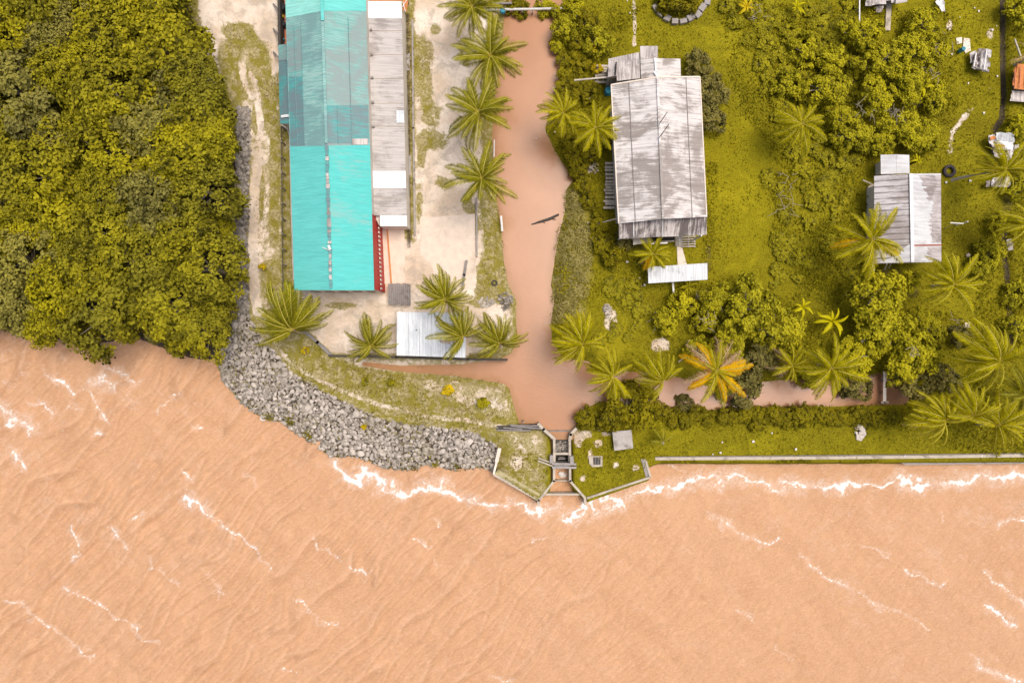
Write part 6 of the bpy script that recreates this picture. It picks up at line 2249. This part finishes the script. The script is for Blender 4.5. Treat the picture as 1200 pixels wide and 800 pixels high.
mb.tube([hip((646, 256), -0.65), hip((652, 257), -0.5)], [0.07, 0.03], 5)
mb.tube([hip((636, 259), -0.65), hip((639, 262), -0.6)], [0.05, 0.02], 5)
mb.build('stem', M['dark_wood'], log)
beam('white_plank', 'pale plank on the west canal bank beside the concrete yard', 'plank', (587.2, 253), (588.7, 271), 0.22, M['white_paint'], 0.1)
beam('bank_pipe', 'thin white pole upright on the west canal bank between palms', 'pole', (579.3, 164), (579, 184), 0.12, M['pipe'], 0.3)
fb = thing('footbridge', 'narrow pale plank footbridge over the end of the side arm', 'footbridge', PV(1037, 454, CANAL))
mb = MB()
mb.slab([hip((1035.4, 435), 0.2), hip((1039.0, 435), 0.2), hip((1038.6, 472), 0.2), hip((1034.8, 472), 0.2)], 0.14)
mb.build('deck', M['pale_concrete'], fb)
mb = MB()
mb.bar(hip((1032.5, 471.5), 0.12), hip((1041, 471), 0.12), 0.2, 0.16)
mb.build('end_beam', M['concrete'], fb)
for y in (446, 460):
    mb = MB()
    p = hip((1037, y), 0)
    mb.bar((p.x, p.y, -2), (p.x, p.y, 0.06), .14, .14)
    mb.build('pile', M['grey_wood'], fb)

# ---- sea wall on the right
wall_ = thing('sea_wall', 'long pale concrete sea wall along the right-hand shore', 'sea wall', P(985, 540, -1))
pts = [(768, 537.6), (900, 537.2), (1060, 535.8), (1320, 532.5)]
mb = MB()
for a, b in zip(pts[:-1], pts[1:]):
    mb.slab([hip((a[0], a[1] - 2.2), 0.12), hip((b[0], b[1] - 2.2), 0.12), hip((b[0], b[1] + 1.4), 0.12), hip((a[0], a[1] + 1.4), 0.12)], 3.0)
mb.build('coping', M['concrete'], wall_)
mb = MB()
mb.slab([hip((1050, 537.4), -0.5), hip((1320, 534.4), -0.5), hip((1320, 542), -0.7), hip((1060, 544.5), -0.7)], 2.4)
mb.slab([hip((772, 539.2), -0.7), hip((1050, 537.6), -0.7), hip((1050, 541.5), -0.8), hip((772, 541.5), -0.8)], 2.4)
mb.build('apron', M['old_concrete'], wall_)
mb = MB()
mb.bar(hip((770, 535.2), 0.18), hip((1320, 530), 0.18), 0.08, 0.2)
mb.build('kerb', M['grey_wood'], wall_)

# ---- sluice
sl = thing('sluice_gate', 'concrete sluice with cross beams between the canal and the sea', 'sluice', P(658, 542, -2))


def cwall(pts, w, z0, z1, mat='concrete', nm='wall'):
    mb = MB()
    q = [hip(p, z1) for p in pts]
    for a, b in zip(q[:-1], q[1:]):
        d = (b - a).normalized() * w * 0.4
        mb.bar((*(a - d)[:2], (z0 + z1) / 2), (*(b + d)[:2], (z0 + z1) / 2), w, z1 - z0)
    return mb.build(nm, M[mat], sl)


cwall([(631.5, 497), (637, 503), (649.5, 514)], 0.34, -2.6, 0.16, 'concrete', 'wing_wall')
cwall([(675, 502.5), (668.8, 509), (667.8, 515)], 0.34, -2.6, 0.16, 'concrete', 'wing_wall')
cwall([(649.5, 514), (649.6, 540)], 0.28, -2.8, 0.22, 'concrete', 'side_wall')
cwall([(667.8, 515), (667.9, 540)], 0.28, -2.8, 0.22, 'concrete', 'side_wall')
cwall([(649.4, 549), (649.2, 563.5)], 0.26, -2.8, 0.1, 'concrete', 'side_wall')
cwall([(668, 549), (668.2, 563.5)], 0.26, -2.8, 0.1, 'concrete', 'side_wall')
cwall([(649.2, 563.5), (634, 583)], 0.26, -3.2, 0.1, 'concrete', 'flared_wall')
cwall([(668.2, 563.5), (685.5, 583)], 0.26, -3.2, 0.1, 'concrete', 'flared_wall')
cwall([(634, 583), (631.2, 586), (631, 590.5)], 0.28, -3.2, 0.0, 'concrete', 'end_post')
cwall([(685.5, 583), (686, 590)], 0.28, -3.2, 0.0, 'concrete', 'end_post')
cwall([(638.5, 579), (681, 579)], 0.22, -3.0, -0.35, 'concrete', 'sill_beam')
cwall([(649.2, 563), (668, 563)], 0.14, -3.0, -0.8, 'concrete', 'sill_beam')
cwall([(650.5, 531.5), (667, 531.5)], 0.24, -0.3, 0.12, 'concrete', 'cross_beam')
cwall([(640, 505), (674, 505)], 0.10, -1.0, -0.72, 'grey_wood', 'cross_beam')
cwall([(648, 543.2), (674.5, 543.8)], 0.24, 0.3, 0.6, 'old_concrete', 'gantry_beam')
cwall([(648, 547.6), (674.5, 547.8)], 0.24, 0.3, 0.6, 'old_concrete', 'gantry_beam')
cwall([(646.5, 535), (646.3, 541)], 0.42, -0.2, 0.7, 'old_concrete', 'pier')
cwall([(670.2, 536), (670.4, 542)], 0.42, -0.2, 0.7, 'old_concrete', 'pier')
mb = MB()
mb.box(hip((658.7, 545.5), 0.45), (1.9, 0.22, 0.12))
mb.build('gantry_deck', M['grey_wood'], sl)
mb = MB()
mb.slab([hip((651, 540), -0.6), hip((667, 540), -0.6), hip((667, 543), -0.6), hip((651, 543), -0.6)], 1.8)
mb.build('gate_leaf', M['dark_wood'], sl)
mb = MB()
mb.bar(hip((654, 537.4), -0.9), hip((662.5, 537), -0.9), 0.16, 0.2)
mb.bar(hip((655, 535.5), -1.0), hip((661, 535.3), -1.0), 0.08, 0.1)
mb.build('gate_bar', M['grey_wood'], sl)
mb = MB()
mb.slab([hip((650.6, 531.5), -1.55), hip((667, 531.5), -1.55), hip((667, 543), -1.55), hip((650.6, 543), -1.55)], 0.3)
mb.build('chamber_floor', M['dark_wood'], sl)
for a, b in (((631, 536.5), (648, 542.5)), ((630.5, 539.5), (648, 546))):
    mb = MB()
    mb.bar(hip(a, 0.2), hip(b, 0.35), 0.16, 0.14)
    mb.build('plank', M['concrete'], sl)
mb = MB()
mb.bar(hip((638, 504.5), -0.7), hip((675, 504.2), -0.7), 0.12, 0.2)
mb.build('stop_log', M['grey_wood'], sl)
slabs('sluice_sill_water', [], M['canal'], 0) if False else None
# debris raft
V0, F0, T0 = [], [], []
nv = 0
for i in range(150):
    v, f = SMALL[i % 5]
    p = hip((rnd.uniform(651, 666.5), rnd.uniform(517, 530)), -0.7)
    r = rnd.uniform(.07, .19)
    V0.append(v * np.array([1, rnd.uniform(.4, 1), .5]) * r + np.array([p.x, p.y, -0.62]))
    F0.append(f + nv)
    nv += len(v)
    T0.append(np.full(len(v), rnd.uniform(-.2, .9)))
tag(link('debris_raft', raw_mesh('debris_raft', np.concatenate(V0), np.concatenate(F0), [M['dark_rock']], None, np.concatenate(T0))), kind='stuff')
mb = MB()
mb.slab([hip((650.4, 515), -0.72), hip((667.2, 515), -0.72), hip((667.2, 531), -0.72), hip((650.4, 531), -0.72)], 0.3)
tag(mb.build('silted_water', M['dark_wood']), kind='structure')
fs_ = thing('foam_lump', 'lump of white foam floating in the lower sluice bay', 'foam', P(660, 556, -1.5))
mb = MB()
for i in range(16):
    p = hip((659.5 + rnd.uniform(-4, 4), 556.5 + rnd.uniform(-2.2, 2.2)), -1.4)
    r = rnd.uniform(.12, .28)
    mb.lathe((p.x, p.y, -1.5), [(r, -.25), (r * 1.0, 0), (r * .8, r * .5), (r * .3, r * .75)], 9)
mb.build('foam', M['litter'], fs_, True)

# revetment walls of the sluice platform
rv = thing('left_revetment', 'sloping white-topped revetment wall on the left of the sluice platform', 'revetment', P(600, 570, -1))
mb = MB()
for a, b in zip([(585.5, 525), (582, 541)], [(582, 541), (578.5, 555.5)]):
    mb.bar((*hip(a, .12)[:2], -1.2), (*hip(b, .12)[:2], -1.2), 0.42 if b[1] < 550 else 0.24, 2.7)
mb.build('return_wall', M['pale_concrete'], rv)
mb = MB()
a, b = hip((578, 555.5), -0.1), hip((632, 586.3), -0.1)
mb.bar((a.x, a.y, -1.6), (b.x, b.y, -1.6), 0.26, 3.0)
mb.build('toe_wall', M['concrete'], rv)
mb = MB()
mb.slab([hip((584, 550), 0.06), hip((633, 578.5), 0.06), hip((631, 584.5), -0.12), hip((579.5, 554.5), -0.12)], 0.5)
mb.build('slope', M['mossy'] if 'mossy' in M else M['old_concrete'], rv)
rv2 = thing('right_revetment', 'thin concrete wall edging the sluice platform on the right', 'revetment', P(722, 572, -1))
mb = MB()
for a, b in zip([(688, 583.5), (762.5, 559)], [(762.5, 559), (757, 540)]):
    a, b = hip(a, 0.16), hip(b, 0.16)
    mb.bar((a.x, a.y, -1.4), (b.x, b.y, -1.4), 0.24, 3.12)
mb.build('toe_wall', M['concrete'], rv2)
mb = MB()
mb.slab([hip((751, 538), 0.1), hip((756.5, 537.5), 0.1), hip((760.5, 557), 0.05), hip((757, 559), 0.05)], 0.3)
mb.build('slope', M['old_concrete'], rv2)
# timber bulkhead on the canal side
bk = thing('timber_bulkhead', 'dark timber bulkhead with pale top rails on the canal left of the sluice', 'bulkhead', P(607, 500))
mb = MB()
mb.slab([hip((582, 498.5), 0.0), hip((632, 497), 0.0), hip((636, 503.5), 0.0), hip((582, 504), 0.0)], 1.3)
mb.build('planking', M['dark_wood'], bk)
for a, b in (((598, 498), (632, 498.8)), ((582, 504), (622, 504.2)), ((599, 498.8), (626, 501.8)), ((590, 501), (612, 502.5)), ((612, 500), (634, 502))):
    mb = MB()
    mb.bar(hip(a, 0.12), hip(b, 0.14), 0.15, 0.12)
    mb.build('rail', M['grey_wood'], bk)
for x, y in ((583, 501), (598, 497.5), (613.3, 494), (622, 499)):
    mb = MB()
    p = hip((x, y), 0.3)
    mb.bar((p.x, p.y, -1.8), (p.x, p.y, 0.4), .16, .16)
    mb.build('pile', M['grey_wood'], bk)
# slab, grating
sb = thing('stone_slab', 'square weathered grey concrete slab roof on the grass beside the sluice', 'slab', G(730, 516))
mb = MB()
mb.slab([hip((717.5, 505.5), 0.9), hip((740, 503.5), 0.9), hip((742.2, 525), 0.9), hip((719.8, 528), 0.9)], 0.16)
mb.build('top', M['slab_top'] if 'slab_top' in M else M['old_concrete'], sb, bevel=0.03)
mb = MB()
mb.prism(footprint([(717.5, 505.5), (740, 503.5), (742.2, 525), (719.8, 528)], [.9] * 4, 0.3), -0.1, 0.74)
mb.build('base', M['old_concrete'], sb)
gr = thing('grated_pit', 'small pit with dark bar grating on the sluice platform', 'grating', G(698, 540))
mb = MB()
mb.slab([hip((690, 534.5), 0.12), hip((706, 534), 0.12), hip((706, 546.5), 0.12), hip((694, 547), 0.12), hip((690.5, 543), 0.12)], 0.3)
mb.build('frame', M['concrete'], gr)
mb = MB()
mb.slab([hip((695, 535.5), 0.135), hip((704, 535.2), 0.135), hip((704, 544), 0.135), hip((695.3, 544.2), 0.135)], 0.05)
mb.build('pit', M['dark_opening'], gr)
for i in range(5):
    mb = MB()
    x = 696 + i * 1.8
    mb.bar(hip((x, 535.2), 0.2), hip((x + .2, 544.3), 0.2), 0.07, 0.06)
    mb.build('grate_bar', M['grey_wood'], gr)

# ---- driftwood, dead twigs, litter
def twigs(name, label, px, py, r, n, seed, mat='twig', z=0.4):
    g = random.Random(seed)
    mb = MB()
    for i in range(n):
        a = g.uniform(0, 6.28)
        p = (px + g.uniform(-r, r) * .7, py + g.uniform(-r, r) * .7)
        ln = g.uniform(.5, 1.0) * r
        q = (p[0] + math.cos(a) * ln, p[1] + math.sin(a) * ln)
        m = ((p[0] + q[0]) / 2 + g.uniform(-1, 1), (p[1] + q[1]) / 2 + g.uniform(-1, 1))
        mb.tube([hip(p, z + g.uniform(-.2, .3)), hip(m, z + g.uniform(0, .4)), hip(q, z + g.uniform(-.2, .3))], [0.035, 0.028, 0.014], 5)
    return tag(mb.build(name, M[mat]), label, 'twigs')


twigs('dead_twigs', 'dead pale twigs in the weeds left of the small cottage', 920, 240, 16, 14, 1)
twigs('dead_twigs', 'dead twigs in the weeds at the upper end of the long lawn', 921, 212, 12, 9, 2)
twigs('dead_twigs', 'bare twigs on the scrub beside the crumpled shack', 1105, 50, 16, 16, 3, 'twig', 1.6)
twigs('dead_twigs', 'bare twigs in the scrub around the banana plant', 1090, 85, 15, 14, 4, 'twig', 1.8)
twigs('dead_twigs', 'grey bare twigs between the drooping palm and the cottage annex', 1012, 128, 15, 14, 5, 'twig', 2.2)
twigs('dead_twigs', 'grey bare twigs above the cottage annex', 1052, 132, 12, 12, 6, 'twig', 2.6)
twigs('dead_twigs', 'pale bare branches poking out of the tree beside the footbridge', 1072, 412, 9, 12, 7, 'twig', 6.2)
twigs('dead_twigs', 'pale dry stalks below the metal awning', 822, 346, 9, 12, 8, 'twig', 0.7)
twigs('dead_twigs', 'dry stalks in the small tree right of the metal awning', 832, 378, 12, 10, 9, 'twig', 2.6)
twigs('dead_twigs', 'dry stalks beside the sandy patch near the side arm', 775, 372, 12, 6, 10, 'twig', 0.4)
twigs('dead_twigs', 'dry twigs at the top edge right of the concrete ring', 886, 14, 12, 12, 11, 'twig', 0.8)
twigs('dead_twigs', 'dry twigs on the grass under the white board', 1122, 376, 9, 9, 12, 'twig', 0.5)
beam('dead_pole', 'thin fallen palm stem lying above the orange palm', 'trunk', (795, 424), (808, 414), 0.16, M['twig'], 0.8)
scrap_me = []
for i in range(4):
    g = random.Random(i)
    vs = [(math.cos(a) * g.uniform(.5, 1), math.sin(a) * g.uniform(.4, 1), g.uniform(0, .35)) for a in [k * 6.283 / 7 for k in range(7)]] + [(0, 0, 0.5)]
    fs = [(k, (k + 1) % 7, 7) for k in range(7)] + [tuple(range(6, -1, -1))]
    scrap_me.append(raw_mesh('litter', np.array(vs), fs, [M['litter']]))
LIT = [(1073, 38), (1124, 21), (1162, 36), (1167, 31), (1152, 133), (1115, 64), (1168, 170), (735, 2), (738, 16), (744, 40), (675, 19), (672, 101), (700, 113), (690, 117), (1141, 10),
       (1146, 14), (735, 307), (737, 268), (749, 326), (752, 335), (755, 334), (835, 532), (844, 530), (932, 526), (904, 507), (846, 518), (882, 517), (1060, 534), (998, 486), (1150, 534),
       (806, 313), (818, 314), (324, 482), (342, 502), (1134, 98), (1168, 90), (1178, 74), (1179, 103), (1136, 212), (1108, 214), (650, 155), (628, 166)]
for px, py in LIT:
    p = G(px, py)
    o = link('paper_scrap', rnd.choice(scrap_me))
    k = rnd.uniform(0.08, 0.21)
    o.location = (p.x, p.y, max(p.z, -1.4 if py > 470 else -0.75) + 0.12)
    o.scale = (k, k, k)
    o.rotation_euler = (0, 0, rnd.uniform(0, 6))
    tag(o, 'small scrap of pale litter dropped on the ground', 'litter', 'scraps of litter')

# ------------------------------------------------------------------ LIGHT, SKY, CAMERA
SUN_EL, SUN_AZ = 72.0, 60.0      # high hazy sun, a little to the upper right of the frame
wd = bpy.data.worlds.new('World')
sc.world = wd
wd.use_nodes = True
nt = wd.node_tree
bg = nt.nodes['Background']
sky = nt.nodes.new('ShaderNodeTexSky')
sky.sky_type = 'NISHITA'
sky.sun_disc = False
sky.sun_elevation = R(SUN_EL)
sky.sun_rotation = R(SUN_AZ)
sky.air_density = 1.0
sky.dust_density = 6.0
sky.ozone_density = 0.6
nt.links.new(sky.outputs[0], bg.inputs['Color'])
bg.inputs['Strength'].default_value = 0.125
ld = bpy.data.lights.new('sun', 'SUN')
ld.energy = 2.0
ld.angle = R(32)
ld.color = (1.0, 0.955, 0.90)
lo = bpy.data.objects.new('sun', ld)
sv = Vector((math.sin(R(SUN_AZ)) * math.cos(R(SUN_EL)), math.cos(R(SUN_AZ)) * math.cos(R(SUN_EL)), math.sin(R(SUN_EL))))
lo.rotation_euler = sv.to_track_quat('Z', 'Y').to_euler()
lo.location = sv * 100
col.objects.link(lo)

cd = bpy.data.cameras.new('camera')
cd.sensor_width = 36.0
cd.lens = 36.0 * CAM_H / 120.0
cd.clip_start = 1.0
cd.clip_end = 4000.0
co = bpy.data.objects.new('camera', cd)
co.location = (0, 0, CAM_H)
co.rotation_euler = (0, 0, 0)
col.objects.link(co)
sc.camera = co
sc.view_settings.view_transform = 'Standard'
sc.view_settings.look = 'None'
sc.view_settings.exposure = 0
sc.view_settings.gamma = 1
sc.render.film_transparent = False
